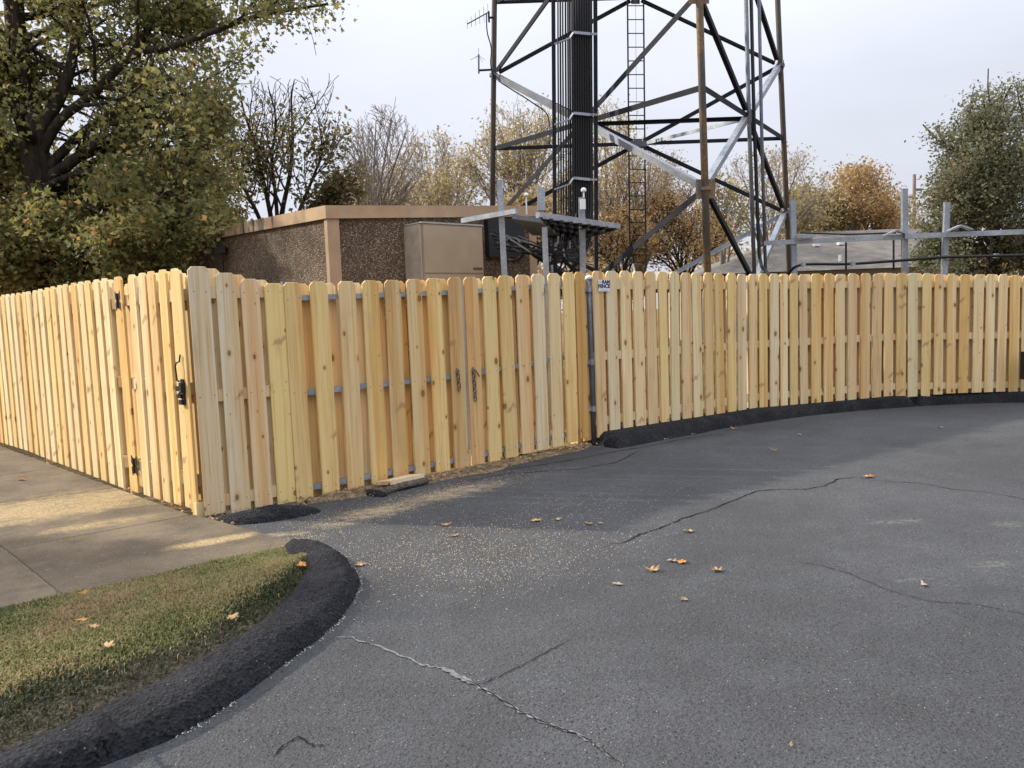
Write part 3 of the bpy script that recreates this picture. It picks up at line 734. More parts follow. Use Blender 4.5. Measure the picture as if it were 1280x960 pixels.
# ---- corner panel
fc = thing('wooden_fence', 'short stepped pine corner panel with a wide greyish end board, above the asphalt lump', 'fence', CORNER+UG*.4)
TOPC = [(235, 333), (262, 333), (270, 341), (294, 341), (302, 348.5), (325, 348.5), (331, 354), (354, 354)]
BOTC = [(250, 646), (284, 641), (305, 642), (330, 636), (372, 630)]
edges = [(234.5, 262), (269.5, 295), (301, 324), (331, 354)]
AC = CORNER + perp_front(UG)*0
ss = []
tints = [(.60, .575, .50), (.605, .545, .42), (.61, .485, .32), (.67, .53, .25)]
for i, (x0, x1) in enumerate(edges):
    y = interp((x0+x1)/2, TOPC); s0, _ = on_line(x0, y+10, AC, UG, .037); s1, _ = on_line(x1, y+10, AC, UG, .037)
    _, zt = on_line((x0+x1)/2, y, AC, UG, .037); s = (s0+s1)/2
    q = AC+UG*s+perp_front(UG)*.037; zb = foot_z(q, BOTC)
    put_board(fc, AC, UG, s, zb, zt, min(.16, abs(s1-s0)), 1, tints[i], .019, False); ss.append((s, abs(s1-s0), zb, zt))
for i, (p, q) in enumerate(zip(ss[:-1], ss[1:])):
    put_board(fc, AC, UG, (p[0]+q[0])/2+.005, p[2]+.01, (p[3]+q[3])/2+.012, .135, -1, PAL[3+i], .019, False)
CZ = [on_line(300, py, AC, UG, .019)[1] for py in (365, 492, 622)]
nails(fc, AC, UG, [(q_[0], q_[1]) for q_ in ss], CZ, .019)
s_c0, s_c1 = ss[0][0]-.06, ss[-1][0]+.06
for py in (365, 492, 622):
    _, z = on_line(300, py, AC, UG, .019); rail(fc, AC, UG, s_c0, s_c1, z, .036, .088, M['pine'])
p = AC+UG*(ss[0][0]+.01)-perp_front(UG)*.07
o = MB().box((p.x, p.y, .86), (.088, .088, 1.78), Matrix.Rotation(math.atan2(UG.y, UG.x), 3, 'Z')).build('post', M['pine'], fc); o.color = (*TAN, 1)
# the end board of the left run that closes the corner
q = CORNER+UL*.055+nl*(half_w+.018); zb = foot_z(q, [(230, 634), (262, 648)])
put_board(fl, CORNER, UL, .075, zb-.01, ss[0][3]-.02, .105, 1, YEL, half_w, False)
p = CORNER+UL*.06; o = MB().box((p.x, p.y, .045), (.1, .1, .13), Matrix.Rotation(math.atan2(UG.y, UG.x), 3, 'Z')).build('post', M['pine'], fc); o.color = (*YEL, 1)

# ---- double drive gate: two leaves on galvanised frames
TOPG = [(345, 353), (377, 352.5), (400, 352), (430, 351.5), (465, 350.5), (500, 349.5), (530, 348.5), (560, 347), (577, 346.5), (600, 346), (643, 344), (680, 342), (701, 341), (720, 340), (740, 339)]
BOTG = [(360, 634), (373, 631), (406, 622), (436, 615.5), (463, 611), (492, 602), (518, 599), (544, 593), (569, 587.5), (590, 585.5), (613, 580), (635, 573.5), (655, 568), (675, 563), (692, 560), (710, 555), (727, 549), (745, 545)]
G1 = [(354.5, 377.5), (387.5, 412), (420.5, 443), (451, 474), (479, 501), (506, 531), (532, 556.5), (559, 577)]
G2 = [(578.5, 600), (601.5, 622), (622.5, 643), (644, 663), (664.5, 681), (683, 700.5), (702, 718.5), (719.5, 732)]
T1 = [HONEY, YEL, TAN, YEL, (.60, .46, .26), (.62, .48, .27), YEL, (.56, .41, .22)]
T2 = [(.62, .43, .22), YEL, HONEY, (.64, .48, .29), GREY, TAN, YEL, (.56, .41, .19)]
gl = thing('drive_gate', 'left leaf of the double pine drive gate, next to the corner panel', 'gate', CORNER+UG*1.6, 'leaves of the double drive gate')
gr_ = thing('drive_gate', 'right leaf of the double pine drive gate, hung on the round metal post', 'gate', CORNER+UG*3.4, 'leaves of the double drive gate')
HG = .032
r1 = shadowbox(gl, CORNER, UG, HG, G1, TOPG, BOTG, T1)
r2 = shadowbox(gr_, CORNER, UG, HG, G2, TOPG, BOTG, T2)
RAILY = {'t': [(372, 373), (445, 371), (530, 367.5), (600, 364), (700, 356), (730, 353)], 'm': [(400, 493), (450, 487), (540, 476), (600, 466), (690, 451), (730, 443)], 'b': [(400, 613), (430, 607), (490, 596), (565, 577), (610, 568), (690, 548), (730, 538)]}
for par_, rr in ((gl, r1), (gr_, r2)):
    s0, s1 = rr[0][0]-.05, rr[-1][0]+.05; ZR = []
    for k in 'tmb':
        zz = []
        for s in (s0, s1):
            p = CORNER+UG*s+perp_front(UG)*HG; lo, hi = 0, 2.2
            for _ in range(24):
                m = (lo+hi)/2; xx, yy = project((p.x, p.y, m))
                if yy > interp(xx, RAILY[k]): lo = m
                else: hi = m
            zz.append(lo)
        rail(par_, CORNER, UG, s0, s1, zz[0], .060, .040, M['galv'], z2=zz[1])
        ZR.append(lambda s, a_=zz[0], b_=zz[1], c_=s0, d_=s1: lerp(a_, b_, (s-c_)/(d_-c_)))
    nails(par_, CORNER, UG, [(q_[0], q_[1]) for q_ in rr], ZR, HG)
    for s in (s0, s1):
        p = CORNER+UG*s
        MB().box((p.x, p.y, .95), (.038, .038, 1.56), Matrix.Rotation(math.atan2(UG.y, UG.x), 3, 'Z')).build('upright', M['galv_old'], par_)
# chains hanging on the two meeting boards
def chain(px, py0, py1, parent, label, n, lean=0.0, tail=False):
    s, z0 = on_line(px, py0, CORNER, UG, HG+.02); _, z1 = on_line(px, py1, CORNER, UG, HG+.02)
    org, x, nn = frame_at(CORNER, UG, s, z0, HG+.021)
    t = thing('chain', label, 'chain', org, 'chains on the drive gate')
    L = (z0-z1)/n
    for i in range(n):
        c = org-Vector((0, 0, (i+.5)*L))+nn*.014+x*lean*(i/n); a = L*.66; b = L*.34
        wv = x if i % 2 == 0 else (nn*.72+x*.69).normalized()
        pts = [c+Vector((0, 0, a*math.sin(q)))+wv*b*math.cos(q)*(1) for q in np.linspace(0, 2*math.pi, 13)]
        MB().tube(pts, .0052, 6, False).build('link', M['chain'], t, True)
    hp = [org+x*.0-nn*.02+Vector((0, 0, .012)), org+nn*.012+Vector((0, 0, .010)), org+nn*.018-Vector((0, 0, .012))]
    MB().tube(hp, .006, 6).build('hook', M['chain'], t)
    if tail:
        pts = [org+nn*.016, org+x*.035+nn*.018-Vector((0, 0, .03)), org+x*.065+nn*.016-Vector((0, 0, .075))]
        MB().tube(pts, .006, 6).build('bolt', M['chain'], t)
    return t
chain(571, 462, 488, gl, 'short rusty chain hanging on the left gate leaf beside the opening', 5, .012)
chain(590.5, 461, 501, gr_, 'longer rusty chain with a bolt hanging on the right gate leaf', 8, .012, True)

# ---- round gate post
pb = G(743.5, 556); pt_s, pt_z = on_line(735.5, 347, CORNER, UG, .03)
pt = D(736, 347, pb.y); 
mp = thing('metal_post', 'round galvanised steel gate post with a pale cap, right of the drive gate', 'post', pb)
dirp = (pt-pb); 
MB().tube([pb-dirp*.02, pb+dirp*.5, pt], .030, 16).build('pipe', M['galv_old'], mp, True)
MB().lathe(pt, [(.036, -.02), (.037, .0), (.034, .012), (.022, .022), (.008, .027)], 16).build('cap', M['white'], mp, True)
for f in (.22, .50, .93):
    c = pb+dirp*f
    mb = MB().tube([c-dirp.normalized()*.03, c+dirp.normalized()*.03], .036, 14); mb.box(c+UG*-.05+perp_front(UG)*0, (.07, .012, .04), Matrix.Rotation(math.atan2(UG.y, UG.x), 3, 'Z'))
    mb.build('hinge', M['galv'], mp)

# ---- right-hand fence on the kerb, five straight bays
fr = thing('wooden_fence', 'long pine shadowbox fence curving along the kerb right of the metal post', 'fence', RIGHT_PTS[1])
TOPR = [(740, 338.5), (800, 339), (860, 340.5), (900, 341.5), (1000, 342.5), (1130, 341.5), (1200, 342.5), (1280, 343.5), (1400, 346), (1600, 352)]
BOTR = [(742, 547), (748, 546), (765, 542.5), (797, 534.5), (826, 530), (869, 522), (900, 516), (960, 508), (1019, 502.5), (1080, 497.5), (1130, 494), (1151, 495.5), (1180, 491), (1256, 488.5), (1290, 488.5), (1400, 491), (1600, 498)]
RE = [(741.5, 755), (757, 772), (775, 788), (791, 805), (806.5, 821), (823, 834.5), (837, 848), (850.5, 863), (865, 877), (880, 891), (893, 906), (907.5, 920), (921, 933), (935, 947), (948, 959.5), (961.5, 973.5), (974.5, 985), (987, 998), (1000, 1010.5), (1014, 1027), (1030, 1042), (1045, 1057), (1060, 1072), (1076, 1088), (1091, 1103), (1106, 1118), (1121, 1134), (1136, 1149), (1152.5, 1165), (1168.5, 1181), (1185, 1197), (1200, 1213), (1217, 1230), (1232.5, 1245), (1248, 1260), (1263.5, 1277), (1279, 1292), (1295, 1308), (1311, 1324), (1327, 1340)]
TR = [PINK, GREY, PALE, TAN, PINK, YEL, GREEN, PINK, PALE, TAN, HONEY, YEL, GREY, TAN, YEL, GREY, PALE, YEL, GREY, YEL, TAN, TAN, PINK, (.61, .46, .26), GREY, PALE, HONEY, GREEN, YEL, TAN, TAN, YEL, TAN, PALE, PALE, YEL, TAN, YEL, GREY, PINK]
def bay_of(px, py):
    for a, b in zip(RIGHT_PTS[:-1], RIGHT_PTS[1:]):
        u = (b-a).normalized(); s, z = on_line(px, py, a, u, half_w+.018)
        if s <= (b-a).length+1e-6: return a, u, s, z, (b-a).length
    return a, u, s, z, (b-a).length
prev = None
for i, (x0, x1) in enumerate(RE):
    y = interp((x0+x1)/2, TOPR)+random.uniform(-.6, .6)
    a, u, s, zt, L = bay_of((x0+x1)/2, y)
    s0, _ = on_line(x0, y, a, u, .037); s1, _ = on_line(x1, y, a, u, .037)
    q = a+u*s+perp_front(u)*(half_w+.018); zb = foot_z(q, BOTR)-.012
    put_board(fr, a, u, s, zb, zt, min(.15, max(.09, s1-s0-.012)), 1, TR[i], half_w)
    if prev is not None:
        pa, pu, p_s, pzb, pzt = prev; p1 = pa+pu*p_s; p2 = a+u*s; mid = (p1+p2)/2
        put_board(fr, mid, u, 0, (zb+pzb)/2, (zt+pzt)/2-.004+random.uniform(-.01, .006), .155, -1, random.choice(PAL), half_w)
    prev = (a, u, s, zb, zt)
RAILR = {'t': [(741, 356), (800, 356.5), (870, 356.5), (950, 357), (1040, 356), (1130, 354.5), (1280, 355), (1500, 358)], 'm': [(741, 446), (780, 443), (860, 435), (950, 430), (1040, 424), (1130, 420.5), (1280, 418), (1500, 420)], 'b': [(741, 528), (780, 521), (860, 505), (950, 496), (1040, 487), (1130, 482), (1280, 480), (1500, 484)]}
for (a, b) in zip(RIGHT_PTS[:-1], RIGHT_PTS[1:]):
    u = (b-a).normalized(); L = (b-a).length
    for k in 'tmb':
        zz = []
        for s in (0, L):
            p = a+u*s+perp_front(u)*half_w; lo, hi = 0, 2.2
            for _ in range(24):
                m = (lo+hi)/2; xx, yy = project((p.x, p.y, m))
                if yy > interp(xx, RAILR[k]): lo = m
                else: hi = m
            zz.append(lo)
        rail(fr, a, u, .002, L-.002, zz[0], .058, .088, M['pine'], z2=zz[1])
    p = b-perp_front(u)*.08
    o = MB().box((p.x, p.y, .9), (.088, .088, 1.75), Matrix.Rotation(math.atan2(u.y, u.x), 3, 'Z')).build('post', M['pine'], fr); o.color = (*TAN, 1)

u = (RIGHT_PTS[1]-RIGHT_PTS[0]).normalized(); p = RIGHT_PTS[0]-perp_front(u)*.17-u*.06
o = MB().box((p.x, p.y, .88), (.16, .12, 1.76), Matrix.Rotation(math.atan2(u.y, u.x), 3, 'Z')).build('post', M['pine'], fr); o.color = (*TAN, 1)  # post added behind the fence to block sun leaking through the gap
put_board(fr, RIGHT_PTS[0], u, -.04, .05, 1.74, .15, -1, TAN, half_w, False)
# ---- sign on the fence
a, u, s, z, L = bay_of(754.5, 357); org, x, n = frame_at(a, u, s, z, half_w+.0225)
sc_ = (D(763.5, 357, org.y)-D(745.5, 357, org.y)).length
sg = thing('sign', 'small white RAM FENCE sign with dark letters, on the fence by the metal post', 'sign', org)
SW, SH = .152, .120
plate(MB(), org, x, n, [(-SW/2, -SH/2), (SW/2, -SH/2), (SW/2, SH/2), (-SW/2, SH/2)], .003).build('panel', M['signwhite'], sg)
def text_mesh(txt, size, x0, z0, mat, bold=.0, name='lettering'):
    cu = bpy.data.curves.new('t', 'FONT'); cu.body = txt; cu.size = size; cu.offset = bold; cu.align_x = 'CENTER'; cu.align_y = 'CENTER'; cu.extrude = .0006
    ob = bpy.data.objects.new('t', cu); COL.objects.link(ob); bpy.context.view_layer.update()
    me = bpy.data.meshes.new_from_object(ob.evaluated_get(bpy.context.evaluated_depsgraph_get())); bpy.data.objects.remove(ob)
    zz = Vector((0, 0, 1)); o_ = org+n*.0045
    for v in me.vertices:
        c = v.co.copy(); q = o_+x*(x0+c.x)+zz*(z0+c.y)+n*c.z; v.co = q
    me.materials.clear(); return link(name, me, mat, sg)
text_mesh('RAM', .052, .027, .036, M['ink'], .0022)
text_mesh('FENCE', .054, .0, -.008, M['ink'], .0022)
mb = MB()
for k in range(4): plate(mb, org+n*.0032, x, n, [(-.066+.014*k, .030), (-.056+.014*k, .030), (-.056+.014*k, .042), (-.066+.014*k, .042)], .0008)
for k in range(9): plate(mb, org+n*.0032, x, n, [(-.062+.014*k, -.050), (-.053+.014*k, -.050), (-.053+.014*k, -.042), (-.062+.014*k, -.042)], .0008)
mb.build('small_print', M['inkgrey'], sg)

# ---- black box at the right edge
p = G(1284, 489, .14); q = D(1287, 455, p.y-.25)
ub = thing('utility_box', 'black box with a white strip at the right-hand end of the fence', 'box', (q.x, q.y, q.z-.3))
MB().box((q.x+.06, q.y, q.z-.02), (.26, .16, .36)).build('housing', M['dark'], ub)
MB().box((q.x+.045, q.y-.085, q.z-.155), (.31, .02, .085)).build('strip', M['white'], ub)
MB().box((q.x+.06, q.y+.05, (q.z-.2)/2), (.06, .05, q.z-.2)).build('post', M['dark'], ub)

# ---- dirt along the gate, and things under it
def dirt_strip():
    pix = [(385, 630), (430, 621), (480, 612), (520, 603), (560, 596), (600, 588), (650, 575), (700, 564), (740, 557)]
    c = resample([G(*p) for p in pix], 120); V = []; m = 8
    for i, p in enumerate(c):
        t = i/119; wd = .42*(.55+.6*abs(noise3(p, 2.1)))*min(1, 8*t+.1, 8*(1-t)+.15)
        for j in range(m):
            q = j/(m-1)*2-1; r = p+perp_front(UG)*(q*wd*.55-.03); r.z = max(.002, .04*(1-q*q)*(.6+.8*abs(noise3(r, 7)))+.012*noise3(r, 25)) if 0 < j < m-1 else -.004
            V.append(r)
    o = MB().add(V, [(i*m+j, (i+1)*m+j, (i+1)*m+j+1, i*m+j+1) for i in range(119) for j in range(m-1)]).build('dirt', M['dirt'], None, True)
    return tag(o, 'low ridge of swept dirt and litter along the foot of the drive gate', 'dirt', kind='stuff')
dirt_strip()
def flakes(name, n, centers, mat, smin, smax, label, cat, z0=.004):
    P_ = []
    wts = np.array([c[5] for c in centers], float); wts /= wts.sum()
    ch = RNG.choice(len(centers), n, p=wts)
    for k in ch:
        x, y, sx, sy, an, _ = centers[k]; c = G(x, y); a, b = RNG.standard_normal(2)*(.5*sx, .5*sy)
        P_.append((c.x+a*math.cos(an)-b*math.sin(an), c.y+a*math.sin(an)+b*math.cos(an), z0))
    P_ = np.array(P_); sz = smin+(smax-smin)*RNG.random(n)**2.5; a = RNG.random(n)*6.283
    d = np.stack([np.cos(a), np.sin(a), .25*RNG.standard_normal(n)], 1)*sz[:, None]; e = np.stack([-np.sin(a), np.cos(a), .2*RNG.standard_normal(n)], 1)*(sz*(.35+.5*RNG.random(n)))[:, None]
    top = np.zeros((n, 3)); top[:, 2] = sz*.5
    Vv = np.stack([P_-d, P_+e, P_+d, P_-e, P_+top], 1).reshape(-1, 3); k = np.arange(n)*5
    T = np.concatenate([np.stack([k+i, k+(i+1) % 4, k+4], 1) for i in range(4)])
    o = link(name, fast_mesh(name, Vv, T, 3), mat); return tag(o, label, cat, kind='stuff')
flakes('sawdust', 17000, [(470, 640, .8, .30, .74, 2), (570, 612, 1.0, .30, .72, 2), (600, 715, .7, .5, .4, .8), (690, 690, .9, .5, .5, 1), (520, 690, 1.0, .6, .4, 2), (360, 675, .4, .16, .2, .8), (620, 660, 1.4, .6, .6, 2), (120, 635, 1.3, .6, .6, .8)], M['sawdust'], .001, .0042, 'pale sawdust scattered over the asphalt in front of the drive gate', 'sawdust')
flakes('grit', 3800, [(600, 715, .6, .42, .4, 2.2), (640, 720, 1.2, .6, .3, 1.5), (800, 800, 2.2, .9, .1, 1.5), (1000, 760, 2.5, 1.4, 0, 1.5), (600, 880, 1.2, .5, 0, 1), (950, 650, 3, 1.5, .3, 1.0)], M['chip'], .0008, .0030, 'pale grit and stone chips loose on the grey asphalt', 'grit')
kl = [FOOT1[k] for k in range(4, 12)]
def kerb_grit():
    pts = resample(smooth(kl), 400); P_ = []; 
    n = 420; V_ = []; T_ = []
    for i in range(n):
        p = random.choice(pts)+Vector((random.uniform(-.012, .02), random.uniform(-.025, .01), .003)); s = random.uniform(.0015, .0055)
        if noise3(p, 5) < -.05: continue
        k = len(V_); a = random.random()*6
        for j in range(4): V_.append((p.x+s*math.cos(a+j*1.57)*random.uniform(.6, 1), p.y+s*math.sin(a+j*1.57)*.8, p.z))
        V_.append((p.x, p.y, p.z+s*.7)); T_ += [(k, k+1, k+4), (k+1, k+2, k+4), (k+2, k+3, k+4), (k+3, k, k+4)]
    o = MB().add(V_, T_).build('grit', M['chip']); return tag(o, 'pale crumbs of stone along the foot of the rounded kerb', 'grit', kind='stuff')
kerb_grit()
flakes('litter', 2600, [(430, 621, .5, .16, .74, 1), (520, 603, .6, .14, .74, 1.2), (600, 588, .6, .14, .72, 1.2), (700, 565, .7, .13, .72, 1.4), (280, 648, .4, .08, .7, .3)], M['dirt'], .004, .016, 'brown leaf litter and wood chips along the foot of the drive gate', 'litter', .03)

flakes('leaf_litter', 420, [(430, 620, .5, .12, .74, 1), (520, 602, .6, .12, .74, 1.2), (600, 587, .6, .12, .72, 1.2), (700, 564, .7, .11, .72, 1.4), (290, 650, .5, .06, .7, .5), (200, 628, 1.4, .05, 2.36, .5)], plain('litter_leaf', (.30, .17, .075), .8, 0, .5, 14), .008, .03, 'brown broken leaves caught along the foot of the fence and drive gate', 'litter', .025)
# handle cover under the left leaf
c0, c1 = G(476, 619), G(534, 605)
hh = thing('ground_stop', 'tan board scrap behind a dark bar with curved handle, under left gate leaf', 'gate stop', c0.lerp(c1, .5))
ux = (c1-c0).normalized(); nx = perp_front(ux)
MB().tube([c0+Vector((0, 0, .02)), c0.lerp(c1, .5)+Vector((0, 0, .035)), c1+Vector((0, 0, .03))], [.035, .032, .026], 10).build('bar', mat_soil('tarred_bar', (.07, .06, .048), (.20, .165, .13), 20), hh, True)
bq = c0.lerp(c1, .60)-nx*.11; bq.z = .062
o = MB().box(bq, (.36, .20, .03), Matrix.Rotation(math.atan2(ux.y, ux.x), 3, 'Z') @ Matrix.Rotation(R(-8), 3, 'X')).build('board', M['pine'], hh); o.color = (.60, .50, .34, 1)
hc = c0.lerp(c1, .33)-nx*.03
MB().tube([hc+ux*(.07*math.cos(t))+Vector((0, 0, .03+.055*math.sin(t))) for t in np.linspace(0, math.pi, 11)], .006, 6).build('handle', M['iron'], hh, True)
o = lump('rubber_pad', G(452, 617), G(484, 621), .10, .05); tag(o, 'torn black rubber pad lying by the foot of the left gate leaf', 'pad')

# ------------------------------------------------------------------ equipment shelter
ZC = 10.5; A40 = R(40); FD = Vector((math.cos(A40), math.sin(A40), 0)); LD = Vector((-math.sin(A40), math.cos(A40), 0))
SC = D(411, 300, ZC); SC.z = 0
def depth_on(px, py, a, u):                        # meet a vertical plane through a along u
    n = Vector((u.y, -u.x, 0)); d = ray(px, py); t = (a-EYE).dot(n)/d.dot(n); return EYE+d*t
FRT = depth_on(667, 272, SC, FD); LFT = depth_on(243, 303, SC, LD)
lf, ll = (FRT-SC).dot(FD), (LFT-SC).dot(LD)
zc = depth_on(411, 273, SC, FD).z; zf = depth_on(667, 270.5, SC, FD).z; zl = LFT.z
sh = thing('equipment_shelter', 'low brown pebble-walled equipment shelter with a tan flat roof behind the fence', 'shelter', SC)
def rect(s0, s1, t0, t1): return [SC+FD*s0+LD*t0, SC+FD*s1+LD*t0, SC+FD*s1+LD*t1, SC+FD*s0+LD*t1]
def zat(p): 
    q = p-SC; return zc+(zf-zc)*q.dot(FD)/lf+(zl-zc)*q.dot(LD)/ll
b4 = rect(0, lf, 0, ll)
MB().hexa([Vector((p.x, p.y, -.05)) for p in b4]+[Vector((p.x, p.y, zat(p))) for p in b4]).build('wall', M['aggregate'], sh)
r4 = rect(-.05, lf+.06, -.05, ll+.06); th = .165
roof = MB().hexa([Vector((p.x, p.y, zat(p)-.004)) for p in r4]+[Vector((p.x, p.y, zat(p)+th)) for p in r4]).build('roof', M['fascia'], sh)
for (s0, s1, t0, t1) in ((-.025, .15, -.025, .06), (lf-.13, lf+.025, -.025, .06)):
    p4 = rect(s0, s1, t0, t1)
    MB().hexa([Vector((p.x, p.y, -.04)) for p in p4]+[Vector((p.x, p.y, zat(p)-.006)) for p in p4]).build('pilaster', M['tan'], sh)
# wall-hung cooling unit
s_l = (depth_on(508, 300, SC, FD)-SC).dot(FD)
def front_pt(px, py, off):                          # a point on a plane 'off' in front of the front wall
    nF = Vector((FD.y, -FD.x, 0)); return depth_on(px, py, SC+nF*off, FD)
nF = Vector((FD.y, -FD.x, 0)); OFFU = .42
u0 = (front_pt(528, 300, OFFU)-SC).dot(FD); u1 = (front_pt(603, 300, OFFU)-SC).dot(FD); ut = front_pt(565, 281, OFFU).z; ub_ = front_pt(565, 341, OFFU).z
def ubox(s0, s1, o0, o1, z0, z1):
    q = [SC+FD*s0+nF*o1, SC+FD*s1+nF*o1, SC+FD*s1+nF*o0, SC+FD*s0+nF*o0]
    return MB().hexa([Vector((p.x, p.y, z0)) for p in q]+[Vector((p.x, p.y, z1)) for p in q])
ac = ubox(u0, u1, .002, OFFU, ub_-1.2, ut).build('cooling_unit', M['tan_unit'], sh)
ubox(u0+.012, u1-.012, OFFU, OFFU+.012, ub_, ut-.02).build('panel', M['tan_unit'], ac)
ubox(u0+.012, u1-.012, OFFU, OFFU+.012, ub_-1.1, ub_-.025).build('panel', M['tan_unit'], ac)
ubox(u0-.02, u1+.01, .003, OFFU+.02, ut+.001, ut+.022).build('hood', M['greyflash'], ac)
ubox(u0-.03, u0-.003, .003, OFFU*.96, ub_-1.1, ut-.01).build('side_panel', plain('pale_tan_panel', (.36, .30, .23), .5), ac)
lz = front_pt(596, 336, OFFU).z
ubox(u1-.20, u1-.03, OFFU+.012, OFFU+.015, lz-.018, lz+.018).build('nameplate', plain('nameplate', (.10, .075, .05), .5), ac)
# cable entry and lamp on the left wall
e0 = (depth_on(606, 300, SC, FD)-SC).dot(FD); e1 = (depth_on(651, 300, SC, FD)-SC).dot(FD); ez1 = depth_on(625, 274, SC, FD).z; ez0 = depth_on(625, 322, SC, FD).z
ubox(e0, e1, .002, .10, ez0, ez1).build('cable_entry', M['dark'], sh)
lp = depth_on(283, 313, SC, LD); nL = Vector((-LD.y, LD.x, 0)); nL = nL if nL.dot(-lp) > 0 else -nL
MB().box(lp+nL*.07, (.16, .16, .10)).tube([lp+nL*.07, lp+nL*.07-Vector((0, 0, .5))], .012, 6).build('wall_lamp', M['dark'], sh)

# ------------------------------------------------------------------ lattice tower
YL, YC, YR = 18.6, 14.0, 18.6
tw = thing('lattice_tower', 'tall three-legged steel lattice tower of crossed angle braces behind the fence', 'tower', D(800, 350, 17))
tw.location.z = 0
LL = [(-4, 620.5), (-200, 622)]
def nodeL(y): return D(interp(y, [(-300, 622), (0, 618), (100, 617), (260, 616), (400, 614)]), y, YL)
def nodeR(y): return D(interp(y, [(-300, 962), (0, 972), (85, 975.5), (172, 979.5), (268, 982.5), (330, 987), (420, 990)]), y, YR)
def nodeC(y): return D(interp(y, [(-450, 862), (0, 874), (110, 879), (240, 882), (340, 884.5), (460, 887)]), y, YC)
LV_L = [-275, -182, -90, 3, 94, 186, 279, 371]     # leg nodes and half-panel levels, photo rows on each leg
LV_R = [-285, -192, -101, -9, 82, 173, 266, 358]
LV_C = [-520, -394, -268, -138, -8, 109, 236, 350]
def leg(nf, y0, y1, rad, nm='leg', mat='leg'):
    a, b = nf(y0), nf(y1); d = (a-b).normalized(); a0 = b+d*((0-b.z)/d.z) if d.z else b
    return MB().tube([a0, nf((y0+y1)/2), b], rad, 14).build(nm, M[mat], tw, True)
leg(nodeL, 330, -300, .062, mat='leg_dark'); leg(nodeR, 330, -300, .062, mat='leg_dark'); leg(nodeC, 300, -450, .064)
NL_ = [nodeL(y) for y in LV_L]; NR_ = [nodeR(y) for y in LV_R]; NC_ = [nodeC(y) for y in LV_C]
cen = (NL_[4]+NR_[4]+NC_[4])/3
def brace(a, b, wd, nrm, mat, sh_=.10):
    d = (b-a); L = d.length; d.normalize()
    return MB().angle(a+d*sh_, b-d*sh_, wd, .012, nrm).build('brace', mat, tw)
mids = []
for (P1, P2, wd, nm) in ((NL_, NR_, .085, 'b'), (NL_, NC_, .105, 'l'), (NC_, NR_, .105, 'r')):
    ctr = (P1[4]+P2[4])/2; nrm = (ctr-cen); nrm.z = 0; nrm.normalize(); mm = {}
    for k in (1, 3, 5, 7):
        m = (P1[k]+P2[k])/2; mm[k] = m
        brace(P1[k], m, wd, nrm, M['brace'], .04); brace(m, P2[k], wd, nrm, M['brace'], .04)
        for kk in (k-1, k+1):
            if kk < 0 or kk > 7: continue
            key = (nm, k, kk); B_ = M['brace']
            m1 = {('l', 5, 4): M['galv_old'], ('r', 5, 6): M['galv']}.get(key, B_)  # sunlit braces get a brighter steel; light put into their colour
            m2 = {('l', 5, 6): M['galv'], ('r', 5, 4): M['galv'], ('r', 7, 6): M['galv'], ('b', 7, 6): M['galv']}.get(key, B_)
            off = nrm*(.016 if kk > k else .03)
            brace(P1[kk]+off, m+off, wd*1.1, nrm, m1, .14); brace(m+off, P2[kk]+off, wd*1.1, nrm, m2, .14)
        MB().box(m+nrm*.05, (.20, .014, .24), Matrix.Rotation(math.atan2(-nrm.x, nrm.y)+math.pi, 3, 'Z')).build('gusset_plate', M['galv_old'], tw)
    mids.append((mm, nrm))
for k in (1, 3, 5):
    a, b, c = mids[0][0][k], mids[1][0][k], mids[2][0][k]; z = Vector((0, 0, 1))
    brace(a, b, .075, z, M['brace'], .1); brace(b, c, .075, z, M['brace'], .1); brace(c, a, .075, z, M['galv'], .1)  # last brace in the brighter steel, as if lit
for P_, nd in ((NL_, (4, 6)), (NR_, (4, 6)), (NC_, (4, 6))):
    for k in nd:
        p = P_[k]; dd = p-cen; dd.z = 0; dd.normalize(); big = .165 if P_ is NC_ else .10
        mb = MB().box(p, (big*2.1, .02, big*2.0), Matrix.Rotation(math.atan2(dd.y, dd.x)+math.pi/2, 3, 'Z'))
        mb.lathe(p-Vector((0, 0, .03)), [(.10, 0), (.10, .06)], 12)
        mb.build('gusset_plate', M['leg'] if P_ is NC_ else M['galv_old'], tw)
# climbing ladder inside the back face
la = [(D(782.9, -160, 18.2), D(787.5, 352, 18.2)), (D(803, -160, 18.2), D(807.5, 352, 18.2))]
lad = MB().tube(la[0], .018, 6).tube(la[1], .018, 6).build('ladder', M['brace'], tw)
nr = 30
for i in range(nr):
    t = (i+.5)/nr; MB().tube([la[0][0].lerp(la[0][1], t), la[1][0].lerp(la[1][1], t)], .012, 5).build('rung', M['brace'], lad)
MB().tube([(la[0][0]+la[1][0])/2, (la[0][1]+la[1][1])/2], .005, 4).build('safety_cable', M['galv_old'], lad)
MB().box(D(796, 181, 18.15), (.42, .22, .12)).build('bracket', M['galv_old'], tw)
# conduits and a feeder on the right-hand face
for (x0, x1, y1, r_, mt) in ((929.5, 943, 345, .042, 'galv'), (946.5, 957, 345, .034, 'galv'), (936, 949, 318, .036, 'cable')):
    pts = [D(x0, -120, 16.2), D((x0+x1)/2, 150, 16.2), D(x1, y1, 16.2)]
    if mt == 'cable': pts += [D(952, 333, 16.1), D(962, 344, 15.8), D(975, 346, 15.2)]
    o = MB().tube(pts, r_, 10).build('feeder_cable' if mt == 'cable' else 'conduit', M['galv_old'] if mt == 'galv' else M['cable'], None, True)
    tag(o, {929.5: 'thicker grey vertical conduit up the right-hand face of the tower', 946.5: 'thinner grey vertical conduit nearest the rear right tower leg', 936: 'single black feeder cable between two grey conduits on the tower'}[x0], 'cable' if mt == 'cable' else 'conduit')
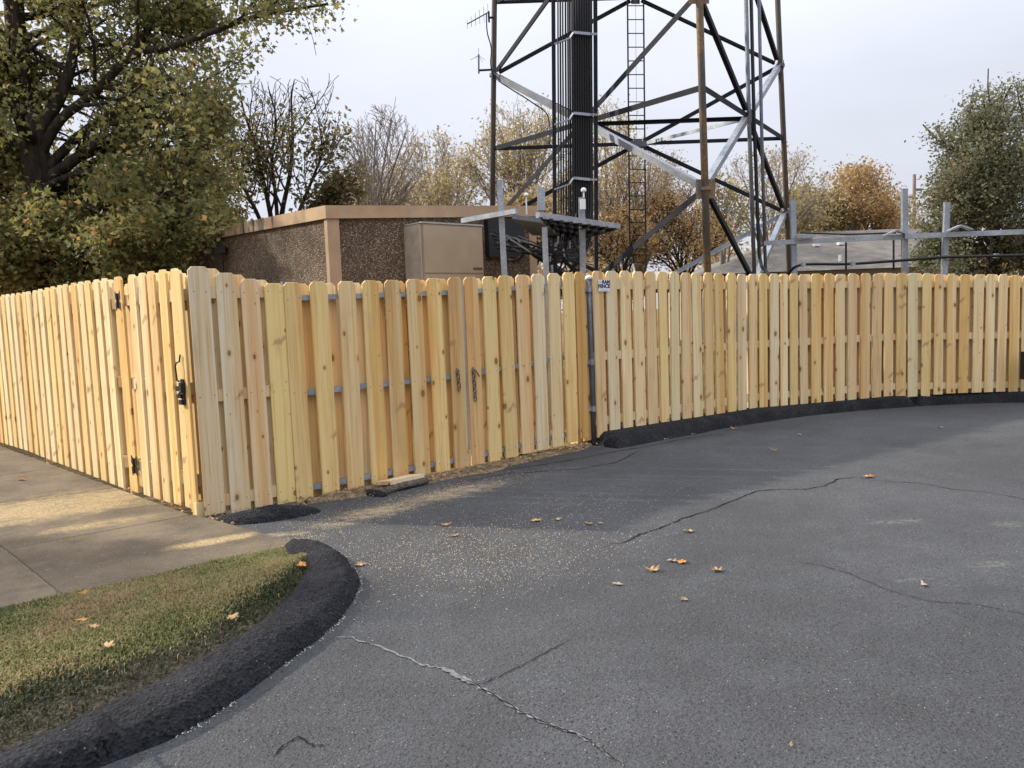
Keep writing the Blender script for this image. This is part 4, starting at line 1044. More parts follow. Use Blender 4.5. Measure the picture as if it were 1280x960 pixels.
# cable ladder with its bundle of coaxial cables
YB = 15.7
cb = thing('cable_bundle', 'thick bundle of black coaxial cables on a vertical rack up the tower', 'cables', D(717, 345, YB)); cb.location.z = 0
for (x0, x1) in ((690.5, 694), (743.5, 745.5)):
    MB().beam(D(x0, -160, YB+.05), D(x1, 350, YB+.05), .075, .06).build('rail', M['brace'], cb)
entry = [depth_on(628, 296, SC+nF*.1, FD), depth_on(628, 310, SC+nF*.1, FD)]
cab = [(697, .016, .0), (700, .018, .06), (703, .016, 0), (706.5, .018, .05), (709.5, .018, .0), (712, .02, .06)] + [(715+2.95*i, .024, .0) for i in range(9)] + [(716.5+2.95*i, .024, -.055) for i in range(8)]
for i, (x0, r_, dy) in enumerate(cab):
    Yb = YB-.05+dy; zb = 286+random.uniform(-4, 10)
    pts = [D(x0, -160, Yb), D(x0+.5, 60, Yb), D(x0+1.2, 180, Yb), D(x0+1.5, zb-22, Yb)]
    e = entry[0].lerp(entry[1], random.random()); e = e+FD*random.uniform(-.22, .22)
    k1 = D(x0-2, zb+10, Yb-.25); k2 = D(x0-16, zb+22+random.uniform(-4, 10), Yb-.9); mid = k2.lerp(e, .5); mid.z -= random.uniform(0, .18)
    pts = pts+[k1, k2, mid, e]
    pp = smooth(pts[3:], 5)
    MB().tube(pts[:3]+pp, r_, 7).build('cable', M['cable'], cb, True)
for y in (-60, 42, 143, 224):
    mb = MB().beam(D(717, y-1.5, YB-.17), D(738, y+.5, YB-.17), .03, .05).beam(D(738, y+.5, YB-.17), D(746, y+.5, YB-.02), .03, .04).beam(D(717, y-1.5, YB-.17), D(712, y+6, YB-.10), .03, .04).beam(D(712, y+6, YB-.10), D(693, y+13, YB-.03), .03, .03)
    mb.build('clamp', M['galv'], cb)

# antennas on the left leg
ya = thing('yagi_antenna', 'small yagi antenna on a boom near the top of the left tower leg', 'antenna', D(616, 22, YL-.1))
b0, b1 = D(584, 30, YL-.2), D(611, 15, YL-.2)
MB().tube([b0, b1], .014, 6).build('boom', M['galv_old'], ya)
for k in range(6):
    c = b0.lerp(b1, k/5.2); L = .10+.018*k; MB().tube([c-Vector((0, 0, L)), c+Vector((0, 0, L))], .006, 5).build('element', M['galv_old'], ya)
MB().tube([D(611, 14, YL-.2), D(611.5, 28, YL-.2)], .02, 6).tube([D(611, 22, YL-.15), D(619, 22, YL)], .025, 6).build('mount', M['brace'], ya)
MB().tube(smooth([D(608, 17, YL-.2), D(609, 40, YL-.17), D(614, 60, YL-.12), D(613.5, 82, YL-.1), D(620, 98, YL-.1), D(640, 112, YL-.15), D(665, 128, YL-.2), D(685, 145, YL-.3), D(687, 180, YL-.6)], 5), .014, 6).build('lead', M['cable'], ya, True)
ga = thing('ground_plane_antenna', 'small upright antenna with drooping radials on a bracket off the left tower leg', 'antenna', D(598, 92, YL-.1))
MB().tube([D(598.5, 92, YL-.1), D(598.3, 68, YL-.1)], .02, 6).build('mast', M['galv_old'], ga)
MB().tube([D(598.3, 70, YL-.1), D(598, 60, YL-.1)], .006, 5).build('whip', M['galv_old'], ga)
for (x, y) in ((588, 75), (606, 75), (594, 73), (603, 78)): MB().tube([D(598.3, 69, YL-.1), D(x, y, YL-.1)], .005, 4).build('radial', M['galv_old'], ga)
MB().tube([D(598.5, 88, YL-.1), D(617, 87, YL)], .024, 6).build('bracket', M['brace'], ga)

# ------------------------------------------------------------------ cable bridge from shelter to tower
HB = 2.62
br = thing('cable_bridge', 'grey steel cable bridge on three posts between the shelter and the tower', 'cable bridge', D(690, 350, 10.2)); br.location.z = 0
def post(par_, xt, yt, xb, yb, Y, wd, mat='galv_old'):
    a, b = D(xt, yt, Y), D(xb, yb, Y); d = (b-a).normalized(); b = b+d*((b.z)/-d.z)
    return MB().beam(a, b, wd, wd*.75, Vector((0, 1, 0))).build('post', M[mat], par_)
post(br, 624.5, 225, 630.5, 342, 9.9, .072, 'galv'); post(br, 680.5, 284, 683, 342, 10.0, .068, 'galv'); post(br, 727, 247, 728.5, 342, 11.2, .085, 'galv')
def gz(px, py, z): return G(px, py, z)
MB().beam(G(578, 276, HB), G(646, 264, HB+.03), .06, .06).build('beam', M['galv'], br)
MB().beam(G(672, 269, HB), G(773, 283, HB), .06, .075).build('beam', M['galv'], br)
q = G(677, 262, HB); MB().box((q.x, q.y, HB+.12), (.09, .05, .26)).build('bracket', M['galv'], br)
dp = [G(646, 266, HB-.03), G(674, 271, HB-.03), G(772, 285, HB-.03)]
dk = [G(640, 268, HB-.05), G(676, 273, HB-.05), G(768, 286, HB-.05), G(768, 286, HB-.05)+Vector((-.5, 1.9, 0)), G(640, 268, HB-.05)+Vector((.3, 2.1, 0))]
# grating bars of the deck
for k in range(9):
    t = k/8; a = dk[0].lerp(dk[2], t) if False else (dk[1].lerp(dk[2], t)); b = dk[4].lerp(dk[3], t)
    MB().beam(a, b, .05, .03).build('bar', M['brace'], br)
for k in range(4):
    t = (k+.5)/4; MB().beam(dk[1].lerp(dk[4], t)+Vector((0, 0, .032)), dk[2].lerp(dk[3], t)+Vector((0, 0, .032)), .16, .03).build('deck_plank', M['brace'], br)
MB().hexa([dk[0]-Vector((0, 0, .05)), dk[1]-Vector((0, 0, .05)), dk[1]+Vector((.3, 1.7, -.05)), dk[4]-Vector((0, 0, .05)), dk[0], dk[1], dk[1]+Vector((.3, 1.7, 0)), dk[4]]).build('deck_plate', M['galv_old'], br)
for (x, y, Yg, lab) in ((729.5, 238, 11.2, 'white dome antenna on the right-hand post of the cable bridge'), (657.5, 244, 12.5, 'white dome antenna above the left part of the cable bridge')):
    p = D(x, y, Yg); t = thing('dome_antenna', lab, 'antenna', p, 'dome antennas on the cable bridge')
    MB().lathe(p, [(.035, -.02), (.04, 0), (.036, .02), (.02, .035), (.005, .04)], 12).build('dome', M['white'], t, True)
    MB().tube([p-Vector((0, 0, .02)), p-Vector((0, 0, .14 if Yg < 12 else .3))], .012, 6).build('stem', M['white'], t)
p = D(728, 256, 11.15); MB().box((p.x, p.y-.05, p.z), (.075, .05, .14)).build('bracket', M['white'], br)
# loose loops and jumpers under the bridge
lo = thing('cable_loops', 'tangle of black cable loops and grey connectors under the cable bridge', 'cables', D(690, 335, 11.0)); lo.location.z = 0
for i in range(16):
    x0, x1 = random.uniform(612, 650), random.uniform(690, 742); y0, y1 = random.uniform(285, 312), random.uniform(292, 335); Ym = random.uniform(10.6, 12.0)
    pts = smooth([D(x0, y0, 11.2), D(lerp(x0, x1, .35), lerp(y0, y1, .35)+random.uniform(2, 16), Ym), D(lerp(x0, x1, .7), lerp(y0, y1, .7)+random.uniform(0, 16), Ym), D(x1, y1, 12.2)], 6)
    MB().tube(pts, random.uniform(.008, .02), 6).build('cable', M['cable'], lo, True)
for i in range(14):
    x0 = random.uniform(690, 722); pts = smooth([D(x0, 283, 12.2), D(x0+random.uniform(-5, 5), 305, 11.8), D(x0+random.uniform(-10, 12), 325, 11.6), D(x0+random.uniform(-16, 20), 345, 11.5)], 5)
    MB().tube(pts, random.uniform(.008, .018), 6).build('cable', M['cable'], lo, True)
MB().tube([D(641+13*math.cos(t), 312+14*math.sin(t), 11.0+.1*math.sin(3*t)) for t in np.linspace(0, 6.28, 26)], .022, 7, False).build('coil', M['cable'], lo, True)
for (x, y) in ((695, 308), (698, 300), (704, 316), (688, 322), (712, 306), (690, 336)):
    MB().tube([D(x, y-5, 11.2), D(x+random.uniform(-1.5, 1.5), y+5, 11.2)], random.uniform(.014, .024), 8).build('connector', M['galv'], lo)

# ------------------------------------------------------------------ cable bridge on the right
b2 = thing('cable_bridge', 'long galvanised rail on channel posts along the right, in front of the brown roof', 'cable bridge', D(1130, 350, 13)); b2.location.z = 0
for (xt, yt, xb, yb, Y, wd) in ((991, 250, 993, 345, 13.6, .085), (1130.5, 236, 1131, 345, 13.0, .088), (1183.5, 253, 1180, 345, 12.8, .085)): post(b2, xt, yt, xb, yb, Y, wd, 'galv')
MB().beam(D(955, 304, 13.7), D(1131, 296, 13.0), .06, .075).build('rail', M['galv'], b2)
MB().beam(D(1131, 295.5, 12.93), D(1310, 288.5, 12.3), .06, .08).build('rail', M['galv'], b2)
MB().tube([D(1000, 291, 13.5), D(1060, 293, 13.3), D(1120, 291, 13.0)], .014, 6).build('tension_rod', M['cable'], b2)
for (x, y, Y) in ((1120, 292, 12.95), (1200, 286, 12.6)):
    a = D(x-16, y+3, Y); c = D(x, y-4, Y); e = D(x+14, y+1, Y)
    MB().beam(a, c, .10, .025).beam(c, e, .10, .025).build('bracket', M['galv'], b2)
MB().box(D(1005, 296, 13.4), (.28, .16, .05)).build('bracket', M['galv'], b2)
for (x, y0, y1) in ((1057.5, 303, 338), (1117, 300, 338), (1239, 294, 328), (1176, 302, 325)):
    MB().tube([D(x, y0, 12.9), D(x, y1, 12.9)], .016, 6).build('hanger', M['brace'], b2)
fc2 = thing('feeder_cable', 'sagging black feeder cable clipped below the right-hand galvanised rail', 'cable', D(1130, 330, 12.8))
pts = smooth([D(968, 352, 14.2), D(985, 341, 13.5), D(1003, 331, 13.2), D(1060, 330, 13.0), D(1120, 326, 12.8), D(1180, 321.5, 12.6), D(1240, 320, 12.3), D(1320, 318, 12.0)], 8)
MB().tube(pts, .024, 8).build('cable', M['cable'], fc2, True)
for x, y in ((1004, 331), (1066, 329.5), (1184, 321.5), (1245, 319.5)):
    MB().box(D(x, y, 12.75), (.05, .08, .07)).build('clip', M['galv'], fc2)

# ------------------------------------------------------------------ house roof beyond, far pole
ho = thing('house', 'house with a brown shingle hip roof beyond the right part of the fence', 'house', D(1070, 330, 34)); ho.location.z = 0
YH = 34
e0_, e1_ = D(880, 343, YH-5), D(1215, 343, YH-5); rz0, rz1 = D(1003, 290.5, YH), D(1148, 291, YH)
ez = e0_.z; e1_.z = ez; bk0, bk1 = e0_+Vector((0, 10, 0)), e1_+Vector((0, 10, 0)); rz1.z = rz0.z
me = MB().add([e0_, e1_, bk1, bk0, rz0, rz1], [(0, 1, 5, 4), (1, 2, 5), (2, 3, 4, 5), (3, 0, 4), (3, 2, 1, 0)]).build('roof', M['shingle'], ho)
MB().hexa([Vector((x, y, -.05)) for x, y in ((e0_.x+.5, e0_.y+.5), (e1_.x-.5, e1_.y+.5), (bk1.x-.5, bk1.y-.5), (bk0.x+.5, bk0.y-.5))]+[Vector((x, y, ez-.01)) for x, y in ((e0_.x+.5, e0_.y+.5), (e1_.x-.5, e1_.y+.5), (bk1.x-.5, bk1.y-.5), (bk0.x+.5, bk0.y-.5))]).build('wall', M['siding'], ho)
def roofpt(x, y):
    n = (e1_-e0_).cross(rz0-e0_); d = ray(x, y); return EYE+d*((e0_-EYE).dot(n)/d.dot(n))
p = roofpt(1050, 327); MB().tube([p, p+Vector((0, 0, .25))], .06, 8).build('vent_pipe', M['white'], me)
for (x, y) in ((1020.5, 308), (1050.5, 306)):
    p = roofpt(x, y); MB().box(p+Vector((0, 0, .05)), (.20, .28, .10)).build('roof_vent', M['white'], me)
up_ = thing('utility_pole', 'distant utility pole with short arms between the orange tree and the dark green tree', 'utility pole', D(1143, 300, 80)); up_.location.z = 0
a = D(1143, 218, 80); MB().tube([Vector((a.x, a.y, 0)), a], [.22, .16], 8).build('pole', M['bark_grey'], up_)
for (x0, x1, y) in ((1143, 1152, 237), (1135, 1143, 246.5), (1143, 1152, 256.5)):
    MB().beam(D(x0, y, 80), D(x1, y, 80), .18, .22).build('crossarm', M['bark_grey'], up_)

# ------------------------------------------------------------------ trees
class Tree:
    def __init__(s): s.V = []; s.F = []; s.n = 0; s.tips = []
    def tube(s, pts, rad, n):
        m = len(pts); pts = np.asarray(pts, float)
        d = np.gradient(pts, axis=0); d /= np.linalg.norm(d, axis=1)[:, None]+1e-9
        ref = np.array([.3, .9, .3]) if abs(d[0][1]) < .8 else np.array([1., 0, 0])
        x = np.cross(d, ref); x /= np.linalg.norm(x, axis=1)[:, None]+1e-9; y = np.cross(d, x)
        a = np.arange(n)*2*np.pi/n
        ring = pts[:, None, :]+(x[:, None, :]*np.cos(a)[None, :, None]+y[:, None, :]*np.sin(a)[None, :, None])*np.asarray(rad)[:, None, None]
        s.V.append(ring.reshape(-1, 3)); i = np.arange(m-1)[:, None]*n; k = np.arange(n)[None, :]; k2 = (k+1) % n
        s.F.append((np.stack([i+k, i+k2, i+n+k2, i+n+k], -1)+s.n).reshape(-1, 4)); s.n += m*n
    def mesh(s, name): return fast_mesh(name, np.concatenate(s.V), np.concatenate(s.F), 4)
def rv(): 
    v = RNG.standard_normal(3); return v/np.linalg.norm(v)
def branch(T, p, d, L, r, lvl, P):
    """grow a curving branch with side shoots"""
    if lvl > 0 and 'keep' in P and not P['keep'](np.asarray(p)+np.asarray(d)*L*.85): return
    n = P['seg'][lvl]; pts = [np.array(p, float)]; d = np.array(d, float); d /= np.linalg.norm(d); dirs = [d]
    for i in range(n):
        d = d+rv()*P['wob'][lvl]+np.array([0, 0, P['up'][lvl]]); d /= np.linalg.norm(d); pts.append(pts[-1]+d*L/n); dirs.append(d)
    rad = np.linspace(r, max(r*P['taper'], P['rmin']), n+1)
    T.tube(pts, rad, P['sides'][lvl]); limb(T, pts, rad, dirs, L, lvl, P)
def limb(T, pts, rad, dirs, L, lvl, P):
    n = len(pts)-1
    if lvl+1 >= P['levels']:
        for i in range(1, n+1):
            if 'keep' not in P or P['keep'](pts[i]): T.tips.append((pts[i], dirs[i]))
        return
    k = P['kids'][lvl]; k = int(k*(.75+.5*RNG.random())+.5)
    for j in range(k):
        t = P['start'][lvl]+(1-P['start'][lvl])*(j+RNG.random())/k; x = min(t*n, n-1e-6); i = int(x); f = x-i
        q = pts[i]*(1-f)+pts[i+1]*f; dd = np.asarray(dirs[min(i+1, n)]); sp = P['spread'][lvl]*(.7+.6*RNG.random())
        side = rv(); side -= dd*side.dot(dd); side /= np.linalg.norm(side)
        nd = dd*math.cos(sp)+side*math.sin(sp)
        LL_ = L*P['ratio'][lvl]*(1.15-.55*t)*(.7+.6*RNG.random())
        branch(T, q, nd, LL_, max(P['rmin'], np.interp(x, range(n+1), rad)*P['rr']), lvl+1, P)
    branch(T, pts[-1], dirs[-1], L*P['ratio'][lvl]*.8, max(P['rmin'], rad[-1]*.9), lvl+1, P)
def leaves(tips, per, spread, size, kind, kmean, kvar, clump=.0, shape=0, droop=0.0, kfun=None):
    """leaf-sized faces round the twig tips"""
    tp = np.array([t[0] for t in tips]); n0 = len(tp)
    tw_ = RNG.standard_normal(n0)*clump
    idx = np.repeat(np.arange(n0), per); n = len(idx)
    c = tp[idx]+RNG.standard_normal((n, 3))*spread*np.array([1, 1, .75])-np.array([0, 0, droop])
    a = RNG.standard_normal((n, 3)); a[:, 2] *= .8; a /= np.linalg.norm(a, axis=1)[:, None]
    b = np.cross(a, RNG.standard_normal((n, 3))); b /= np.linalg.norm(b, axis=1)[:, None]; nn = np.cross(a, b)
    L = size*(.6+.8*RNG.random(n))[:, None]; W = L*(.42+.25*RNG.random(n))[:, None]
    kv = np.clip(kmean+tw_[idx]+RNG.standard_normal(n)*kvar, 0, 1)
    if kfun is not None: kv = np.clip(kv+kfun(c), 0, 1)
    if shape == 0:
        Vv = np.stack([c-a*L*.5, c+b*W*.5+nn*L*.08, c+a*L*.5, c-b*W*.5+nn*L*.08], 1).reshape(-1, 3); k = np.arange(n)*4
        me = fast_mesh('crown', Vv, np.stack([k, k+1, k+2, k+3], 1), 4); rep = 1
    else:                                              # a lobed outline, two quads folded on the midrib
        Vv = np.stack([c-a*L*.5, c-a*L*.02+b*W*.30, c+a*L*.10+b*W*.75+nn*L*.10, c+a*L*.5, c-a*L*.02-b*W*.30, c+a*L*.10-b*W*.75+nn*L*.10], 1).reshape(-1, 3); k = np.arange(n)*6
        me = fast_mesh('crown', Vv, np.concatenate([np.stack([k, k+1, k+2, k+3], 1), np.stack([k, k+3, k+5, k+4], 1)]), 4); rep = 2
    at = me.attributes.new('leaf_kind', 'FLOAT', 'FACE'); at.data.foreach_set('value', np.tile(kv, rep).astype(np.float32))
    return me
def finish(T, name, label, base, bark, crown=None, leafmat=None, group='trees behind the fence', cat='tree'):
    t = thing(name, label, cat, base, group)
    link('trunk', T.mesh('trunk'), M[bark], t)
    if crown is not None:
        o = link('crown', crown, M[leafmat], t)
    return t
def poly(T, pix, Y, r0, r1, P, lvl, sides=8, yj=0.0):
    pts = [np.array(D(x, y, Y+(yj*i/max(1, len(pix)-1)))) for i, (x, y) in enumerate(pix)]
    pts = [np.array(p) for p in smooth([Vector(p) for p in pts], 4)]
    dirs = list(np.gradient(np.array(pts), axis=0)); dirs = [d/(np.linalg.norm(d)+1e-9) for d in dirs]
    rad = np.linspace(r0, r1, len(pts)); T.tube(pts, rad, sides)
    L = sum(np.linalg.norm(b-a) for a, b in zip(pts[:-1], pts[1:])); limb(T, pts, rad, dirs, L, lvl, P)

# the big oak on the left
OAK = dict(levels=3, seg=[6, 5, 4], wob=[.2, .22, .3], up=[.0, -.02, -.03], taper=.35, rmin=.006, sides=[8, 5, 3], kids=[15, 9, 0], start=[.18, .12, 0], spread=[.95, .9, .8], ratio=[.42, .45, .4], rr=.5)
def right_of(pts):
    def f(p):
        x, y = project(p); return x < interp(y, pts)+8*noise3(p, 1.3)
    return f
OAK['keep'] = right_of([(-100, 470), (0, 440), (25, 440), (45, 400), (66, 335), (90, 305), (120, 292), (180, 288), (240, 290), (300, 285), (350, 280)])
T = Tree(); YO = 15.0
trunk = [(62, 420), (58, 340), (52, 280), (46, 210), (38, 150), (28, 95), (20, 40), (15, -40), (10, -130)]
poly(T, trunk, YO, .33, .12, dict(OAK, kids=[20, 8, 0], start=[.22, .1, 0], ratio=[.34, .45, .4]), 0)
for pix, r0, yj in (([(50, 195), (75, 150), (115, 118), (165, 70), (215, 58), (265, 40), (315, 22), (365, 12), (410, 5)], .10, -1.2),
                    ([(45, 170), (80, 110), (95, 50), (110, -20), (130, -90)], .14, .5),
                    ([(55, 215), (110, 160), (170, 135), (230, 120), (290, 112)], .10, 1.2),
                    ([(42, 160), (15, 130), (-30, 105), (-90, 80)], .13, -.8), ([(40, 185), (5, 170), (-60, 165)], .12, .8),
                    ([(52, 235), (110, 215), (175, 225), (240, 262), (275, 300)], .075, -1.0), ([(54, 260), (95, 255), (140, 275), (180, 315)], .06, -1.6),
                    ([(50, 240), (0, 240), (-50, 255), (-90, 290)], .08, -1.2), ([(56, 290), (30, 290), (0, 305), (-30, 330)], .05, -1.6),
                    ([(54, 225), (120, 190), (200, 190), (260, 215), (300, 240)], .075, 1.4), ([(56, 285), (120, 290), (180, 310), (230, 330)], .05, .6),
                    ([(165, 70), (190, 30), (230, -10), (270, -50)], .08, .6), ([(56, 310), (100, 318), (160, 335), (215, 350)], .05, .9), ([(56, 265), (110, 270), (170, 280), (235, 300)], .055, 1.6), ([(55, 240), (100, 230), (150, 245), (205, 275)], .055, 2.2),
                    ([(57, 300), (90, 300), (130, 330), (160, 360)], .05, -1.2), ([(60, 330), (20, 335), (-20, 350)], .05, .5)):
    poly(T, pix, YO, r0, .02, OAK, 0, 7, yj)
def low_rust(c): return np.where((c[:, 2] < 4.2) & (RNG.random(len(c)) < .10), .35, 0.0)+np.where(c[:, 0] < -8.0, .06, 0)
cr_ = leaves([t for t in T.tips if noise3(t[0], .9) > (-.42 if t[0][2] > 4.2 else -.6)], 10, .17, .105, 0, .36, .17, .10, 1, .03, low_rust)
finish(T, 'oak_tree', 'big dark-trunked oak with olive and rust leaves at the left behind the fence', D(62, 420, YO)*1, 'bark', cr_, 'leaf_oak')

T = Tree(); YB2 = 22.0
OAK2 = dict(OAK, kids=[13, 8, 0])
for pix, r0, yj in (([(140, 350), (145, 290), (150, 240), (160, 200)], .16, 0), ([(140, 330), (190, 280), (225, 250), (250, 225)], .09, 0), ([(140, 330), (100, 280), (60, 240), (20, 215)], .09, 0),
                    ([(140, 340), (210, 320), (250, 300)], .07, -1), ([(140, 340), (80, 320), (30, 300), (-20, 290)], .08, -1), ([(140, 345), (190, 345), (240, 340)], .06, 0)):
    poly(T, pix, YB2, r0, .02, OAK2, 0, 6, yj)
finish(T, 'tree', 'shaded olive tree filling the gap low behind the big oak, left of the shelter', D(140, 350, YB2), 'bark', leaves(T.tips, 7, .2, .14, 0, .36, .17, .12, 0), 'leaf_oak')

# multi-stemmed half-bare tree left of the shelter roof
T = Tree(); YD = 18.5
SHR = dict(keep=lambda p: project(p)[1] > 95+14*noise3(p, 1.5), levels=3, seg=[6, 5, 3], wob=[.12, .2, .3], up=[.06, .06, .03], taper=.3, rmin=.007, sides=[6, 4, 3], kids=[13, 8, 0], start=[.2, .15, 0], spread=[.6, .65, .7], ratio=[.36, .42, .4], rr=.5)
for pix, r0 in (([(345, 330), (340, 280), (330, 230), (318, 180), (305, 140), (300, 112)], .075), ([(350, 330), (352, 270), (362, 220), (366, 170), (364, 125), (368, 100)], .08),
                ([(340, 330), (325, 275), (300, 225), (282, 180), (270, 150)], .065), ([(355, 330), (372, 270), (390, 225), (402, 190), (398, 150)], .06),
                ([(360, 330), (385, 290), (405, 262), (425, 245)], .045), ([(335, 330), (300, 290), (270, 265), (245, 250)], .05), ([(350, 330), (345, 250), (340, 200), (345, 150), (335, 108)], .06)):
    poly(T, pix, YD, r0, .012, SHR, 0, 6, random.uniform(-1, 1))
low = [t for t in T.tips if project(t[0])[1] > 168+22*RNG.standard_normal()]
low = [t for t in low if RNG.random() < .85]
finish(T, 'tree', 'many-stemmed dark tree, bare on top, rising behind the left end of the shelter roof', D(350, 330, YD), 'bark', leaves(low, 6, .16, .11, 0, .46, .2, .16, 0), 'leaf_dim')

# bare and thinly leaved trees further back
BARE = dict(levels=4, seg=[6, 5, 4, 3], wob=[.10, .16, .22, .25], up=[.05, .07, .06, .04], taper=.3, rmin=.008, sides=[6, 4, 3, 3], kids=[8, 5, 4, 0], start=[.25, .2, .2, 0], spread=[.55, .55, .6, .6], ratio=[.42, .45, .45, .5], rr=.5)
def stems(base, tips_, Y, r0, P, bark, name, label, leaf=None, cfg=None, frac=1.0, yj=2.0):
    T = Tree(); hat = sorted(tips_); xs_ = [h[0] for h in hat]
    hat = [(xs_[0]-36, hat[0][1]+50)]+[(h[0], h[1]-17) for h in hat]+[(xs_[-1]+36, hat[-1][1]+50)]
    P = dict(P, keep=lambda p: (lambda q: q[1] > interp(q[0], hat)-10*abs(noise3(p, 2.0)))(project(p)))
    for (x, y) in tips_:
        bx, by = base; mx_ = lerp(bx, x, .35); my_ = lerp(by, y, .5)
        poly(T, [(bx+random.uniform(-4, 4), by), (mx_, my_), (x, y)], Y, r0*random.uniform(.7, 1.1), .014, P, 0, 6, random.uniform(-yj, yj))
    cr = None
    if leaf:
        tp = [t for t in T.tips if RNG.random() < frac]; per, spread, size, km, kv, cl = cfg
        cr = leaves(tp, per, spread, size, 0, km, kv, cl, 0)
    return finish(T, name, label, D(base[0], base[1], Y), bark, cr, leaf)
stems((465, 330), [(438, 175), (452, 160), (470, 150), (490, 150), (508, 165), (522, 180), (428, 205), (530, 215)], 27, .10, BARE, 'bark_grey', 'bare_tree', 'leafless grey vase-shaped tree standing behind the middle of the shelter roof')
THIN = dict(BARE, kids=[9, 6, 4, 0], levels=4)
stems((650, 345), [(600, 175), (622, 150), (650, 135), (675, 140), (690, 165), (585, 205), (640, 165), (665, 175)], 29, .11, THIN, 'bark_pale', 'yellow_tree', 'pale yellow half-bare tree behind the left tower leg', 'leaf_yellow', (2, .24, .12, .5, .22, .16), .42)
stems((760, 345), [(735, 165), (755, 140), (775, 150), (790, 175), (720, 200), (800, 205)], 31, .11, THIN, 'bark_pale', 'yellow_tree', 'yellow-leaved tree behind the black cable bundle and the ladder', 'leaf_yellow', (2, .26, .12, .5, .22, .16), .42)
stems((560, 345), [(540, 235), (560, 215), (580, 200), (520, 245), (595, 225), (505, 250)], 31, .08, THIN, 'bark_pale', 'yellow_tree', 'low straw-yellow thicket tree showing just above the shelter roof', 'leaf_yellow', (2, .25, .12, .45, .25, .15), .3)
stems((545, 345), [(505, 205), (525, 190), (545, 182), (562, 190), (580, 205), (490, 225)], 34, .09, THIN, 'bark_pale', 'pale_tree', 'pale straw-coloured half-bare tree right of the bare vase-shaped tree', 'leaf_yellow', (2, .26, .12, .3, .22, .16), .35)
stems((470, 345), [(440, 240), (455, 228), (480, 235), (500, 228), (425, 250)], 30, .07, THIN, 'bark_grey', 'tree', 'low thin tree with straw leaves below the bare vase-shaped tree', 'leaf_brown', (3, .25, .13, .6, .25, .15), .35)
stems((800, 350), [(770, 215), (790, 200), (815, 195), (840, 205), (860, 225), (755, 235), (830, 230), (870, 245)], 26, .09, BARE, 'bark_grey', 'brown_tree', 'brown thicket tree behind the ladder in the middle of the tower', 'leaf_brown', (3, .25, .085, .45, .25, .16), .42)
stems((720, 350), [(690, 240), (715, 225), (740, 220), (670, 250), (755, 245)], 25, .08, BARE, 'bark_grey', 'brown_tree', 'brown and yellow thicket tree behind the cable bridge', 'leaf_brown', (3, .25, .085, .6, .25, .16), .45)
stems((855, 355), [(800, 285), (820, 265), (845, 255), (870, 262), (890, 285), (905, 300), (785, 300)], 24, .06, dict(BARE, kids=[9, 6, 4, 0]), 'bark', 'orange_bush', 'bright orange bush low behind the front tower leg', 'leaf_orange', (3, .2, .085, .4, .28, .18), .6)
stems((780, 355), [(755, 290), (775, 280), (795, 285), (735, 300), (810, 300)], 23, .05, dict(BARE, kids=[9, 6, 4, 0]), 'bark', 'orange_bush', 'rust-brown bush low behind the foot of the ladder', 'leaf_orange', (3, .2, .085, .25, .25, .18), .5)
stems((660, 355), [(640, 270), (665, 262), (690, 270), (705, 285), (620, 285)], 22, .05, dict(BARE, kids=[9, 6, 4, 0]), 'bark', 'brown_bush', 'yellow-brown bush low behind the cable bridge posts', 'leaf_brown', (5, .2, .12, .7, .25, .18), .7)
stems((960, 345), [(905, 225), (925, 212), (950, 205), (975, 205), (1000, 205), (1020, 215), (1035, 235)], 36, .10, BARE, 'bark_grey', 'bare_tree', 'nearly leafless grey tree behind the rear right tower leg', 'leaf_yellow', (2, .3, .14, .4, .25, .15), .22)
stems((905, 345), [(890, 235), (910, 245), (930, 255), (880, 260)], 32, .08, BARE, 'bark_grey', 'tree', 'thin yellow-green tree between the front and right tower legs', 'leaf_yellow', (3, .28, .14, .2, .2, .15), .35)
stems((1075, 340), [(1045, 240), (1062, 226), (1082, 222), (1100, 232), (1112, 250), (1035, 260), (1118, 268)], 42, .13, dict(THIN, kids=[10, 7, 4, 0]), 'bark_grey', 'orange_tree', 'rounded orange and yellow tree beyond the brown house roof', 'leaf_orange', (3, .36, .17, .5, .25, .3), .6)
stems((1010, 345), [(990, 262), (1010, 252), (1030, 262), (1045, 275)], 40, .08, dict(THIN, kids=[9, 6, 4, 0]), 'bark_grey', 'yellow_tree', 'low yellow-green tree just above the left end of the house roof', 'leaf_yellow', (4, .34, .19, .3, .2, .25), .7)
stems((1128, 345), [(1115, 262), (1128, 255), (1140, 265), (1150, 270)], 44, .08, BARE, 'bark_grey', 'tree', 'small thin tree between the orange tree and the utility pole', 'leaf_yellow', (2, .3, .16, .4, .2, .2), .35)

